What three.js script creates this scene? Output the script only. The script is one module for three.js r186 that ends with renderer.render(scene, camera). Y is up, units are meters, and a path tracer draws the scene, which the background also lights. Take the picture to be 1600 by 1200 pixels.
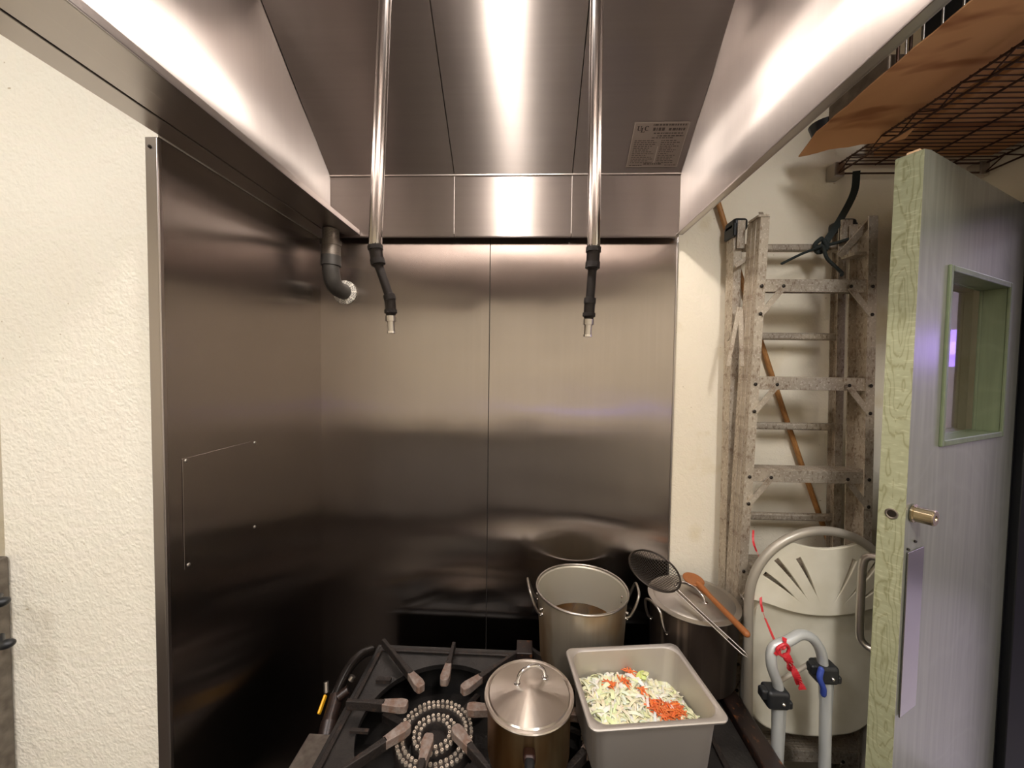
import * as THREE from 'three';
import { RoundedBoxGeometry } from 'three/addons/geometries/RoundedBoxGeometry.js';
import { mergeGeometries, toCreasedNormals } from 'three/addons/utils/BufferGeometryUtils.js';
import { RectAreaLightUniformsLib } from 'three/addons/lights/RectAreaLightUniformsLib.js';

// ------------------------------------------------------------------ camera, light, exposure
RectAreaLightUniformsLib.init();
const scene = new THREE.Scene();
const renderer = new THREE.WebGLRenderer({ antialias: true });
renderer.toneMapping = THREE.LinearToneMapping;
renderer.toneMappingExposure = 1.0;
renderer.shadowMap.enabled = true;
const EYE = 1.58, RAD = Math.PI / 180;
const camera = new THREE.PerspectiveCamera(2 * Math.atan(600 / 601) / RAD, 4 / 3, 0.05, 30);
camera.position.set(0, EYE, 0);
camera.rotation.order = 'YXZ';
camera.rotation.set(-2.157 * RAD, 2.326 * RAD, 0.768 * RAD);
scene.add(camera);
scene.background = new THREE.Color(0x000000);
const HOOD_LAMP = 3.4, CEILING_PANEL = 20, NEXT_ROOM = 17, VIOLET = 4.5, BLUE_STRIP = 3;
const WARM = 0xfff5ec, COOL = 0xfffcfa;

// ------------------------------------------------------------------ helpers
// Places are written (x right, y up, d ahead of the lens); d runs along -z.
const V = (x, y, d) => new THREE.Vector3(x, y, -d);
let seed = 7;
const rnd = () => { seed = (seed + 0x6d2b79f5) | 0; let t = Math.imul(seed ^ (seed >>> 15), 1 | seed); t = (t + Math.imul(t ^ (t >>> 7), 61 | t)) ^ t; return ((t ^ (t >>> 14)) >>> 0) / 4294967296; };
const rr = (a, b) => a + (b - a) * rnd();
const hash = (x, y, s) => { let h = (x * 374761393 + y * 668265263 + s * 974634777) | 0; h = Math.imul(h ^ (h >>> 13), 1274126177); return ((h ^ (h >>> 16)) >>> 0) / 4294967296; };
const sm = (t) => t * t * (3 - 2 * t), lerp = (a, b, t) => a + (b - a) * t, clamp = (v, a = 0, b = 1) => Math.min(b, Math.max(a, v));
function vnoise(x, y, px, py, s) {           // value noise, periodic in px, py cells
  const xi = Math.floor(x), yi = Math.floor(y), fx = sm(x - xi), fy = sm(y - yi), m = (a, b) => ((a % b) + b) % b;
  const h = (i, j) => hash(m(xi + i, px), m(yi + j, py), s);
  return lerp(lerp(h(0, 0), h(1, 0), fx), lerp(h(0, 1), h(1, 1), fx), fy);
}
function fbm(u, v, cx, cy, s, oct = 4) { let a = 0, w = 0.5, n = 0; for (let k = 0; k < oct; k++) { a += w * vnoise(u * cx, v * cy, cx, cy, s + k); n += w; w *= 0.5; cx *= 2; cy *= 2; } return a / n; }
const used = {};
const numbered = (n) => { used[n] = (used[n] ?? -1) + 1; return used[n] ? `${n}_${String(used[n]).padStart(3, '0')}` : n; };
function tex(n, m, f, repU = 1, repV = repU, srgb = false) {       // f(u, v) -> grey or [r, g, b] in 0..1
  const d = new Uint8Array(n * m * 4);
  for (let j = 0; j < m; j++) for (let i = 0; i < n; i++) {
    const c = f(i / n, j / m), o = (j * n + i) * 4, a = Array.isArray(c);
    for (let k = 0; k < 3; k++) d[o + k] = clamp(a ? c[k] : c) * 255;
    d[o + 3] = 255;
  }
  const t = new THREE.DataTexture(d, n, m);
  t.wrapS = t.wrapT = THREE.RepeatWrapping; t.magFilter = THREE.LinearFilter; t.minFilter = THREE.LinearMipmapLinearFilter; t.generateMipmaps = true;
  t.repeat.set(repU, repV); if (srgb) t.colorSpace = THREE.SRGBColorSpace; t.needsUpdate = true;
  return t;
}
const hex = (h) => [(h >> 16 & 255) / 255, (h >> 8 & 255) / 255, (h & 255) / 255];
const mixc = (a, b, t) => a.map((v, i) => lerp(v, b[i], t));
const std = (o) => new THREE.MeshStandardMaterial(o), phy = (o) => new THREE.MeshPhysicalMaterial(o);

function meterUV(g, swap = false) {           // uv in metres, by the way each face points
  if (g.index) g = g.toNonIndexed();
  const p = g.attributes.position, n = g.attributes.normal, uv = new Float32Array(p.count * 2);
  for (let i = 0; i < p.count; i += 3) {
    const nx = Math.abs(n.getX(i) + n.getX(i + 1) + n.getX(i + 2)), ny = Math.abs(n.getY(i) + n.getY(i + 1) + n.getY(i + 2)), nz = Math.abs(n.getZ(i) + n.getZ(i + 1) + n.getZ(i + 2));
    for (let k = i; k < i + 3; k++) {
      let a, b;
      if (nx >= ny && nx >= nz) { a = p.getZ(k); b = p.getY(k); } else if (ny >= nz) { a = p.getX(k); b = p.getZ(k); } else { a = p.getX(k); b = p.getY(k); }
      uv[2 * k] = swap ? b : a; uv[2 * k + 1] = swap ? a : b;
    }
  }
  g.setAttribute('uv', new THREE.BufferAttribute(uv, 2));
  return g;
}
// a box from corner to corner in (x, y, d)
function bx(x0, x1, y0, y1, d0, d1, r = 0, swap = false) {
  const w = Math.abs(x1 - x0), h = Math.abs(y1 - y0), l = Math.abs(d1 - d0);
  const g = r ? new RoundedBoxGeometry(w, h, l, 2, Math.min(r, w / 2.01, h / 2.01, l / 2.01)) : new THREE.BoxGeometry(w, h, l);
  g.translate((x0 + x1) / 2, (y0 + y1) / 2, -(d0 + d1) / 2);
  return meterUV(g, swap);
}
// a bar with a box section between two points; side is roughly the direction of its width
function bar(a, b, w, t, side = new THREE.Vector3(1, 0, 0), r = 0) {
  const y = b.clone().sub(a), L = y.length(); y.normalize();
  const z = side.clone().cross(y).normalize(), x = y.clone().cross(z);
  const g = r ? new RoundedBoxGeometry(w, L, t, 2, Math.min(r, w / 2.01, t / 2.01)) : new THREE.BoxGeometry(w, L, t);
  const u = meterUV(g);
  u.applyMatrix4(new THREE.Matrix4().makeBasis(x, y, z).setPosition(a.clone().add(b).multiplyScalar(0.5)));
  return u;
}
function flat(g) { const q = g.index ? g.toNonIndexed() : g; for (const k of Object.keys(q.attributes)) if (!['position', 'normal', 'uv'].includes(k)) q.deleteAttribute(k); return q; }
const merge = (list) => mergeGeometries(list.map(flat), false);
function tube(pts, r, seg = 24, sides = 10, closed = false, tension = 0.5) {
  const c = new THREE.CatmullRomCurve3(pts, closed, 'catmullrom', tension);
  const g = new THREE.TubeGeometry(c, seg, r, sides, closed), uv = g.attributes.uv, L = c.getLength();
  for (let i = 0; i < uv.count; i++) uv.setXY(i, uv.getX(i) * L, uv.getY(i) * r * 6.28);
  if (closed) return flat(g);
  const caps = [pts[0], pts[pts.length - 1]].map((p, k) => { const s = new THREE.SphereGeometry(r * 0.995, sides, 4); s.translate(p.x, p.y, p.z); return flat(s); });
  return merge([g, ...caps]);
}
const rod = (a, b, r, sides = 8) => { const d = b.clone().sub(a), g = new THREE.CylinderGeometry(r, r, d.length(), sides); g.applyQuaternion(new THREE.Quaternion().setFromUnitVectors(new THREE.Vector3(0, 1, 0), d.clone().normalize())); const m = a.clone().add(b).multiplyScalar(0.5); g.translate(m.x, m.y, m.z); return flat(g); };
function taper(a, b, r0, r1, sides = 12) { const d = b.clone().sub(a), g = new THREE.CylinderGeometry(r1, r0, d.length(), sides); g.applyQuaternion(new THREE.Quaternion().setFromUnitVectors(new THREE.Vector3(0, 1, 0), d.clone().normalize())); const m = a.clone().add(b).multiplyScalar(0.5); g.translate(m.x, m.y, m.z); return flat(g); }
function lathe(profile, seg = 64, crease = 0.6) { return flat(toCreasedNormals(new THREE.LatheGeometry(profile.map(([x, y]) => new THREE.Vector2(x, y)), seg), crease)); }
function extrude(shape, depth, bevel = 0, seg = 12) { const g = new THREE.ExtrudeGeometry(shape, { depth, bevelEnabled: bevel > 0, bevelSize: bevel, bevelThickness: bevel, bevelSegments: 2, curveSegments: seg }); return flat(g); }
// a sheet with the slight buckles of thin metal: origin o, edges a and b, bulging along n
function sheet(o, a, b, nx, ny, amp, s, scale = 3, roll = 0) {
  const pos = [], uv = [], idx = [], n = a.clone().cross(b).normalize(), la = a.length(), lb = b.length();
  for (let j = 0; j <= ny; j++) for (let i = 0; i <= nx; i++) {
    const u = i / nx, v = j / ny, e = Math.min(1, 6 * Math.min(u, 1 - u), 6 * Math.min(v, 1 - v));
    const h = amp * e * (fbm(u * la * scale / 8, v * lb * scale / 8, 8, 8, s, 3) - 0.5) * 2
      + roll * e * (fbm(u * la * 0.5 / 16, (v * lb * 7 + 0.5 * u * la) / 16, 16, 16, s + 50, 2) - 0.5) * 2;
    const p = o.clone().addScaledVector(a, u).addScaledVector(b, v).addScaledVector(n, h);
    pos.push(p.x, p.y, p.z); uv.push(u * la, v * lb);
  }
  for (let j = 0; j < ny; j++) for (let i = 0; i < nx; i++) { const k = j * (nx + 1) + i; idx.push(k, k + 1, k + nx + 2, k, k + nx + 2, k + nx + 1); }
  const g = new THREE.BufferGeometry();
  g.setAttribute('position', new THREE.Float32BufferAttribute(pos, 3)); g.setAttribute('uv', new THREE.Float32BufferAttribute(uv, 2)); g.setIndex(idx); g.computeVertexNormals();
  return g;
}
function add(name, geo, mat, parent) {
  const m = new THREE.Mesh(geo, mat); m.name = parent ? name : numbered(name); m.castShadow = m.receiveShadow = true;
  if (parent) { const b = parent.userData.base; if (b) { m.geometry = geo.clone(); m.geometry.translate(-b.x, -b.y, -b.z); } parent.add(m); } else scene.add(m);
  return m;
}
const bases = new Map();
// a Group at the thing's base; its parts are given in the places of the room
function thing(name, label, category, base, group) {
  const o = new THREE.Group(); o.name = numbered(name); o.position.copy(base); scene.add(o);
  o.userData = { label, category }; if (group) o.userData.group = group;
  bases.set(o, base.clone());
  return o;
}
function part(parent, name, geo, mat, extra) {
  const b = bases.get(parent), g = geo.clone(); g.translate(-b.x, -b.y, -b.z);
  const m = new THREE.Mesh(g, mat); m.name = name; m.castShadow = m.receiveShadow = true; parent.add(m);
  if (extra) Object.assign(m.userData, extra);
  bases.set(m, b);
  return m;
}
function solo(name, label, category, geo, mat, kind, group) {
  geo.computeBoundingBox(); const c = new THREE.Vector3(); geo.boundingBox.getCenter(c); c.y = geo.boundingBox.min.y;
  const g = geo.clone(); g.translate(-c.x, -c.y, -c.z);
  const m = new THREE.Mesh(g, mat); m.name = numbered(name); m.position.copy(c); m.castShadow = m.receiveShadow = true;
  m.userData = { label, category }; if (kind) m.userData.kind = kind; if (group) m.userData.group = group;
  scene.add(m); bases.set(m, c.clone());
  return m;
}
const structure = (name, label, geo, mat, category = name.split('_')[0]) => solo(name, label, category, geo, mat, 'structure');

// ------------------------------------------------------------------ materials
const grain = tex(512, 256, (u, v) => 0.93 + 0.07 * (0.55 * fbm(u, v, 256, 2, 11, 2) + 0.45 * fbm(u, v, 6, 6, 21, 4)), 1.7, 0.9);
const smear = tex(256, 256, (u, v) => { const a = fbm(u, v, 128, 3, 31, 2), b = fbm(u, v, 5, 5, 41, 4); const k = 0.95 + 0.02 * a + 0.05 * (b - 0.5); return [k, k * 0.992, k * 0.985]; }, 1.3, 0.8, true);
const STAINLESS = 0xb0a9a5;
const steel = phy({ color: STAINLESS, metalness: 1, roughness: 0.225, roughnessMap: grain, map: smear, anisotropy: 1 });
const hoodSteel = phy({ color: STAINLESS, metalness: 1, roughness: 0.44, roughnessMap: grain, map: smear, anisotropy: 1 });
const hoodSideSteel = phy({ color: STAINLESS, metalness: 1, roughness: 0.36, roughnessMap: grain, map: smear, anisotropy: 1 });
const trimSteel = phy({ color: STAINLESS, metalness: 1, roughness: 0.3, roughnessMap: grain });
const darkSteel = std({ color: 0x4a4440, metalness: 1, roughness: 0.42, roughnessMap: grain });
const seamShade = std({ color: 0x2a2623, roughness: 0.9 });  // near-black colour standing in for shade in the gap between steel sheets
const peel = tex(512, 512, (u, v) => 0.5 * fbm(u, v, 64, 64, 3, 2) + 0.5 * fbm(u, v, 26, 26, 5, 2), 3.2);
const wallCol = tex(512, 512, (u, v) => {
  let c = mixc(hex(0xf3ebda), hex(0xece2cc), fbm(u, v, 4, 4, 51, 4));
  const sp = vnoise(u * 150, v * 150, 150, 150, 77); if (sp > 0.992) c = mixc(c, hex(0x8a7350), 0.7);
  const st = fbm(u, v, 9, 9, 60, 5); c = mixc(c, hex(0xcdb98a), clamp((st - 0.64) * 4) * 0.4);
  return c;
}, 0.9, 0.9, true);
const pierLitCol = tex(512, 512, (u, v) => {  // whiter copy of the wall colour; cooler ceiling light is painted in
  let c = mixc(hex(0xf1ece0), hex(0xe9e3d4), fbm(u, v, 4, 4, 451, 4));
  const sp = vnoise(u * 170, v * 170, 170, 170, 477); if (sp > 0.994) c = mixc(c, hex(0x8a7350), 0.6);
  return c;
}, 0.9, 0.9, true);
const pierLitPaint = phy({ map: pierLitCol, roughness: 0.45, bumpMap: peel, bumpScale: 0.0019, specularIntensity: 0.6 });
const paintSmooth = phy({ map: wallCol, roughness: 0.42, bumpMap: peel, bumpScale: 0.0012, specularIntensity: 0.7 });
const ceilingMat = std({ color: 0xe6e0d2, roughness: 0.9 });
const floorMat = std({ map: tex(256, 256, (u, v) => mixc(hex(0x2b2522), hex(0x403630), fbm(u, v, 8, 8, 8, 5)), 1.5, 1.5, true), roughness: 0.5 });
const chrome = std({ color: 0xd6d2cf, metalness: 1, roughness: 0.14 });
const chromeDull = std({ color: 0xb8b2ac, metalness: 1, roughness: 0.3 });
const ironBump = tex(256, 256, (u, v) => fbm(u, v, 40, 40, 9, 3), 6);
const ironCol = tex(256, 256, (u, v) => mixc(hex(0x24201e), mixc(hex(0x38302c), hex(0x5a4236), clamp((fbm(u, v, 11, 11, 19, 4) - 0.6) * 6)), fbm(u, v, 9, 9, 15, 4)), 5, 5, true);
const castIron = std({ map: ironCol, metalness: 0.25, roughness: 0.55, bumpMap: ironBump, bumpScale: 0.0012 });
const wornTip = std({ map: tex(128, 128, (u, v) => { const n = fbm(u, v, 4, 4, 71, 4), e = fbm(u, v, 5, 5, 75, 3); return mixc(mixc(hex(0x8f8078), hex(0x80604f), clamp((e - 0.4) * 2)), hex(0xb3aaa2), clamp((n - 0.5) * 3) * 0.7); }, 18, 18, true), metalness: 0.3, roughness: 0.55, bumpMap: ironBump, bumpScale: 0.0008 });
const enamel = std({ map: tex(256, 256, (u, v) => mixc(hex(0x1d1b1a), hex(0x34302d), clamp(fbm(u, v, 7, 7, 25, 5) * 1.6 - 0.5)), 3, 3, true), metalness: 0.1, roughness: 0.42, bumpMap: ironBump, bumpScale: 0.0005 });
const greasy = std({ map: tex(256, 256, (u, v) => { let c = mixc(hex(0x1b1615), hex(0x33231d), fbm(u, v, 6, 6, 35, 4)); return mixc(c, hex(0x7a4a2c), clamp((fbm(u, v, 20, 20, 37, 3) - 0.68) * 5)); }, 4, 4, true), roughness: 0.36, metalness: 0.2 });
const blackPipe = std({ color: 0x1d1613, metalness: 0.35, roughness: 0.5, bumpMap: ironBump, bumpScale: 0.0004 });
const blackPlastic = std({ color: 0x17191c, roughness: 0.45 });
const brassTip = std({ color: 0xe3d6c6, metalness: 0.75, roughness: 0.36 });
const alu = std({ map: tex(512, 512, (u, v) => {
  let c = mixc(hex(0xc4baa9), hex(0xa6998a), fbm(u, v, 7, 7, 81, 4));
  const w = fbm(u, v, 60, 60, 85, 3), d = fbm(u, v, 48, 24, 88, 4);
  c = mixc(c, hex(0xe2dbcf), clamp((w - 0.58) * 5) * 0.6); return mixc(c, hex(0x6e5a48), clamp((d - 0.6) * 5) * 0.55);
}, 4, 4, true), metalness: 0.55, roughness: 0.5, bumpMap: ironBump, bumpScale: 0.0004 });
const aluDark = std({ map: tex(256, 256, (u, v) => mixc(hex(0x8e8072), mixc(hex(0x6a5d50), hex(0x4a3c31), fbm(u, v, 15, 15, 91, 3)), fbm(u, v, 8, 8, 93, 4)), 4, 4, true), metalness: 0.55, roughness: 0.48 });
const rivetMat = std({ color: 0x2b241e, metalness: 0.4, roughness: 0.5 });
const cardboard = std({ map: tex(512, 256, (u, v) => mixc(mixc(hex(0xc89263), hex(0xd6a373), fbm(u, v, 5, 5, 101, 4)), hex(0xa06a42), clamp((fbm(u, v, 3, 14, 105, 3) - 0.6) * 5)), 1.4, 1.4, true), roughness: 0.85 });
const wireMat = std({ color: 0x4e392f, metalness: 0.7, roughness: 0.4 });
const grainWood = (a, b, c, su, sv, s, rep) => tex(512, 512, (u, v) => {
  const w = fbm(u, v, 3, 3, s + 9, 3), g = fbm(u + w * 0.02, v, su, sv, s, 4), k = 0.5 + 0.5 * Math.sin((v * 5 + w * 5 + u * 2) * 6.283);
  return mixc(mixc(hex(a), hex(b), clamp(g * 1.8 - 0.4)), hex(c), Math.pow(k, 7) * 0.35);
}, rep, rep, true);
const doorFace = phy({ map: grainWood(0x85867a, 0x74766a, 0x898a80, 70, 3, 111, 1.1), roughness: 0.34, roughnessMap: grain, clearcoat: 0.35, clearcoatRoughness: 0.22 });
const edgeTex = tex(512, 1024, (u, v) => {
  const w = fbm(u, v, 2, 5, 121, 4), k = 0.5 + 0.5 * Math.sin((u * 2.2 + w * 7 + v * 2) * 6.283);
  let c = mixc(hex(0xa2a384), hex(0x929374), fbm(u, v, 5, 160, 125, 3)); c = mixc(c, hex(0x74734f), Math.pow(k, 10) * 0.6);
  return mixc(c, hex(0xc8c5a6), clamp((fbm(u, v, 6, 220, 131, 2) - 0.64) * 5) * 0.4);
}, 12, 1.2, true);
const doorEdge = std({ map: edgeTex, roughness: 0.5 });
const rawWood = std({ color: 0xe0b98d, roughness: 0.7 });
const doorTrim = phy({ map: grainWood(0x6f7a5c, 0x626c50, 0x788265, 60, 3, 141, 2), roughness: 0.42 });
const glassPane = phy({ color: 0xffffff, transmission: 1, thickness: 0, roughness: 0.03, ior: 1.5 });
const plastic = std({ map: tex(256, 256, (u, v) => mixc(hex(0xdad5c5), hex(0xc9c3b0), clamp(fbm(u, v, 7, 7, 151, 4) * 1.6 - 0.3)), 2, 2, true), roughness: 0.5 });
const greyTube = std({ color: 0xa39c90, metalness: 0.35, roughness: 0.38 });
const stoolTube = std({ color: 0xb9bcbb, metalness: 0.35, roughness: 0.36 });
const redRibbon = phy({ color: 0xd8323c, roughness: 0.3, transmission: 0.25, thickness: 0, side: THREE.DoubleSide });
const strapMat = std({ color: 0x1f2624, roughness: 0.8 });
const potAlu = std({ map: tex(512, 256, (u, v) => {
  let c = mixc(hex(0xc2b9a8), hex(0xa89e8e), fbm(u, v, 60, 2, 161, 3)); const st = fbm(u, v, 5, 3, 165, 5);
  return mixc(c, mixc(hex(0xa37438), hex(0x6a4320), fbm(u, v, 12, 6, 169, 4)), clamp((st + 0.3 * (1 - v) - 0.5) * 4) * 0.75);
}, 1, 1, true), metalness: 0.65, roughness: 0.4 });
const potInside = phy({ color: 0xcfc9ba, metalness: 0.5, roughness: 0.45, roughnessMap: grain });
const potDark = std({ map: tex(512, 256, (u, v) => {
  const r = fbm(u, v, 40, 2, 171, 3), n = fbm(u, v, 6, 4, 175, 5); return mixc(mixc(hex(0x4c423b), hex(0x2a221d), clamp(n * 1.8 - 0.4)), hex(0x9b8c7c), clamp((r - 0.6) * 5) * 0.45);
}, 1, 1, true), metalness: 0.7, roughness: 0.42 });
const lidSteel = phy({ color: 0xc4bcb2, metalness: 1, roughness: 0.3, anisotropy: 0.85, anisotropyRotation: Math.PI / 2 });
const panSteel = phy({ color: 0xd2ccc6, metalness: 0.92, roughness: 0.56, roughnessMap: grain });
const broth = phy({ color: 0xe8d9a0, roughness: 0.04, transmission: 1, thickness: 0.1, ior: 1.33, attenuationColor: new THREE.Color(0xc9b060), attenuationDistance: 0.12 });
const spoonWood = std({ map: grainWood(0xa86a38, 0x8a4f26, 0x6d3a1a, 8, 60, 181, 6), roughness: 0.5 });
const stickWood = std({ map: grainWood(0xb5834c, 0x9a6a3a, 0x7d5228, 8, 40, 187, 6), roughness: 0.5 });
const zinc = std({ map: tex(128, 128, (u, v) => mixc(hex(0x8f887f), hex(0x5c554e), fbm(u, v, 8, 8, 191, 4)), 8, 8, true), metalness: 0.7, roughness: 0.4 });
const greyPipe = std({ map: tex(128, 128, (u, v) => mixc(hex(0x4c4a47), hex(0x3a3734), fbm(u, v, 8, 8, 195, 4)), 8, 8, true), metalness: 0.2, roughness: 0.5 });
const chipped = std({ map: tex(256, 256, (u, v) => { const n = fbm(u, v, 6, 6, 199, 4); return n > 0.6 ? hex(0x2e2a26) : hex(0xe6e2d8); }, 9, 9, true), roughness: 0.5 });
const yellow = std({ color: 0xf2b21c, roughness: 0.35 });
const whiteTile = std({ color: 0xe9e6e6, roughness: 0.25 }), grout = std({ color: 0x9a9797, roughness: 0.9 });
const blackFrame = std({ color: 0x0d0d10, roughness: 0.5 });

// ------------------------------------------------------------------ the room
const BACK = 1.40, TOP = 2.76;
structure('floor', 'dark brown kitchen floor under the folding chair', bx(-2.5, 1.66, -0.1, 0, -2.1, 1.5), floorMat);
structure('ceiling', 'off-white kitchen ceiling above the hood', bx(-2.6, 1.66, TOP, TOP + 0.1, -2.1, 1.5), ceilingMat);
structure('wall_back', 'cream textured wall behind the stove and ladder', bx(-2.5, 1.53, 0, TOP, BACK, BACK + 0.1), paintSmooth);
structure('wall_rear', 'cream kitchen wall behind the camera', bx(-2.5, 1.53, 0, TOP, -2.1, -2.0), paintSmooth);
structure('wall_left', 'cream kitchen side wall far to the left', bx(-2.6, -2.5, 0, TOP, -2.1, 1.5), paintSmooth);
structure('wall_pier', 'cream orange-peel wall beside the steel alcove, left of the hood', bx(-1.135, -0.768, 0, TOP, 0.78, BACK), pierLitPaint);
const DOOR0 = 0.42, DOOR1 = 1.24;
structure('wall_right', 'cream wall with the doorway behind the open green door', merge([
  bx(1.53, 1.63, 0, TOP, DOOR1, 1.5), bx(1.53, 1.63, 0, TOP, -2.1, DOOR0), bx(1.53, 1.63, 2.12, TOP, DOOR0, DOOR1)]), paintSmooth);
structure('trim_1', 'black door frame standing behind the hinge edge of the green door', merge([
  bx(1.525, 1.64, 0, 2.12, DOOR1 - 0.005, DOOR1 + 0.09, 0.004), bx(1.528, 1.64, 2.075, 2.125, DOOR0, DOOR1), bx(1.528, 1.64, 0, 2.1, DOOR0, DOOR0 + 0.05)]), blackFrame, 'door frame');
// the next room beyond the doorway: white diamond tiles on the floor, violet light
{
  const f = solo('floor_tiled', 'white diamond-laid tile floor beyond the doorway', 'floor', bx(1.63, 4.4, -0.1, -0.008, -1.2, 4.2), grout, 'structure');
  const tile = meterUV(new RoundedBoxGeometry(0.296, 0.016, 0.296, 1, 0.003)); tile.rotateY(Math.PI / 4);
  const st = 0.3 * Math.SQRT1_2;
  for (let i = 0; i < 9; i++) for (let j = 0; j < 12; j++) {
    if ((i + j) % 2) continue;
    const x = 1.9 + i * st, d = 0.5 + j * st; if (x > 4.1) continue;
    const g = tile.clone(); g.translate(x, -0.008, -d); part(f, 'tile', g, whiteTile);
  }
  structure('wall_far', 'pale wall of the next room beyond the doorway', merge([bx(4.3, 4.4, 0, TOP, -1.2, 4.2), bx(1.63, 4.4, 0, TOP, 4.1, 4.2), bx(1.63, 4.4, 0, TOP, -1.3, -1.2)]), std({ color: 0xd9d3d6, roughness: 0.7 }));
  structure('ceiling_far', 'pale ceiling of the next room', bx(1.63, 4.4, TOP, TOP + 0.1, -1.2, 4.2), ceilingMat, 'ceiling');
  structure('wall_partition', 'cream end of the wall between kitchen and next room', bx(1.63, 1.73, 0, TOP, 1.5, 4.2), paintSmooth, 'wall');
}

// ------------------------------------------------------------------ steel cladding of the alcove
const SW = -0.768;                                     // face of the alcove's side wall
{
  const mk = (x0, x1, name, label, s) => {
    const t = thing(name, label, 'backsplash', V((x0 + x1) / 2, 0, BACK));
    part(t, 'sheet', merge([sheet(V(x0, 0.02, BACK - 0.006), new THREE.Vector3(x1 - x0, 0, 0), new THREE.Vector3(0, 2.040, 0), 40, 160, 0.0012, s, 3.4, 0.0017), bx(x0, x1, 0.02, 2.06, BACK - 0.0035, BACK - 0.0005)]), steel);
    return t;
  };
  mk(-0.7655, -0.1425, 'steel_backsplash', 'brushed steel backsplash sheet behind the left burner, beside the drain pipe', 210);
  const r = mk(-0.1395, 0.523, 'steel_backsplash', 'brushed steel backsplash sheet behind the open stock pot, crossed by the blue reflection', 230);
  part(r, 'edge_fold', bx(0.517, 0.523, 0.02, 2.035, BACK - 0.009, BACK - 0.001, 0.002), trimSteel);
  part(r, 'seam_shade', bx(-0.1435, -0.1385, 0.02, 2.06, BACK - 0.0030, BACK - 0.0004), seamShade);  // dark strip added to paint the shadow gap between the two sheets
  const s = thing('steel_side_sheet', 'dark brushed steel sheet on the alcove side wall left of the stove', 'cladding', V(SW, 0, 1.08));
  part(s, 'sheet', merge([sheet(V(SW + 0.004, 0.02, 0.776), new THREE.Vector3(0, 0, -(BACK - 0.777)), new THREE.Vector3(0, 2.027, 0), 30, 100, 0.001, 250, 3, 0.0008), bx(SW + 0.0005, SW + 0.002, 0.02, 2.046, 0.79, BACK - 0.008)]), steel);
  const c = part(s, 'corner_trim', merge([bx(SW - 0.021, SW + 0.004, 0.02, 2.045, 0.7725, 0.7775, 0.0008), bx(SW + 0.0005, SW + 0.0065, 0.02, 2.045, 0.7715, 0.782, 0.003)]), trimSteel, { label: 'bright folded steel corner trim' });
  part(c, 'screw', (() => { const g = new THREE.SphereGeometry(0.0035, 10, 6); g.translate(SW - 0.010, 2.025, -0.7715); return flat(g); })(), rivetMat);
  part(s, 'caulk', bx(SW - 0.0245, SW - 0.0212, 0.02, 2.045, 0.776, 0.7797, 0.001), std({ map: tex(64, 256, (u, v) => mixc(hex(0xf2ede2), hex(0xb79a6a), clamp((fbm(u, v, 4, 24, 511, 4) - 0.52) * 4)), 60, 1.3, true), roughness: 0.6 }));
  const a = part(s, 'access_plate', bx(SW + 0.0045, SW + 0.0065, 1.121, 1.372, 0.815, 1.046, 0.0008), steel, { label: 'riveted rectangular access plate' });
  for (const [y, d] of [[1.366, 0.823], [1.366, 1.040], [1.128, 0.825], [1.128, 1.036]]) { const g = new THREE.SphereGeometry(0.0042, 12, 8); g.scale(0.6, 1, 1); g.translate(SW + 0.0068, y, -d); part(a, 'rivet', flat(g), chromeDull); }
}

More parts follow.
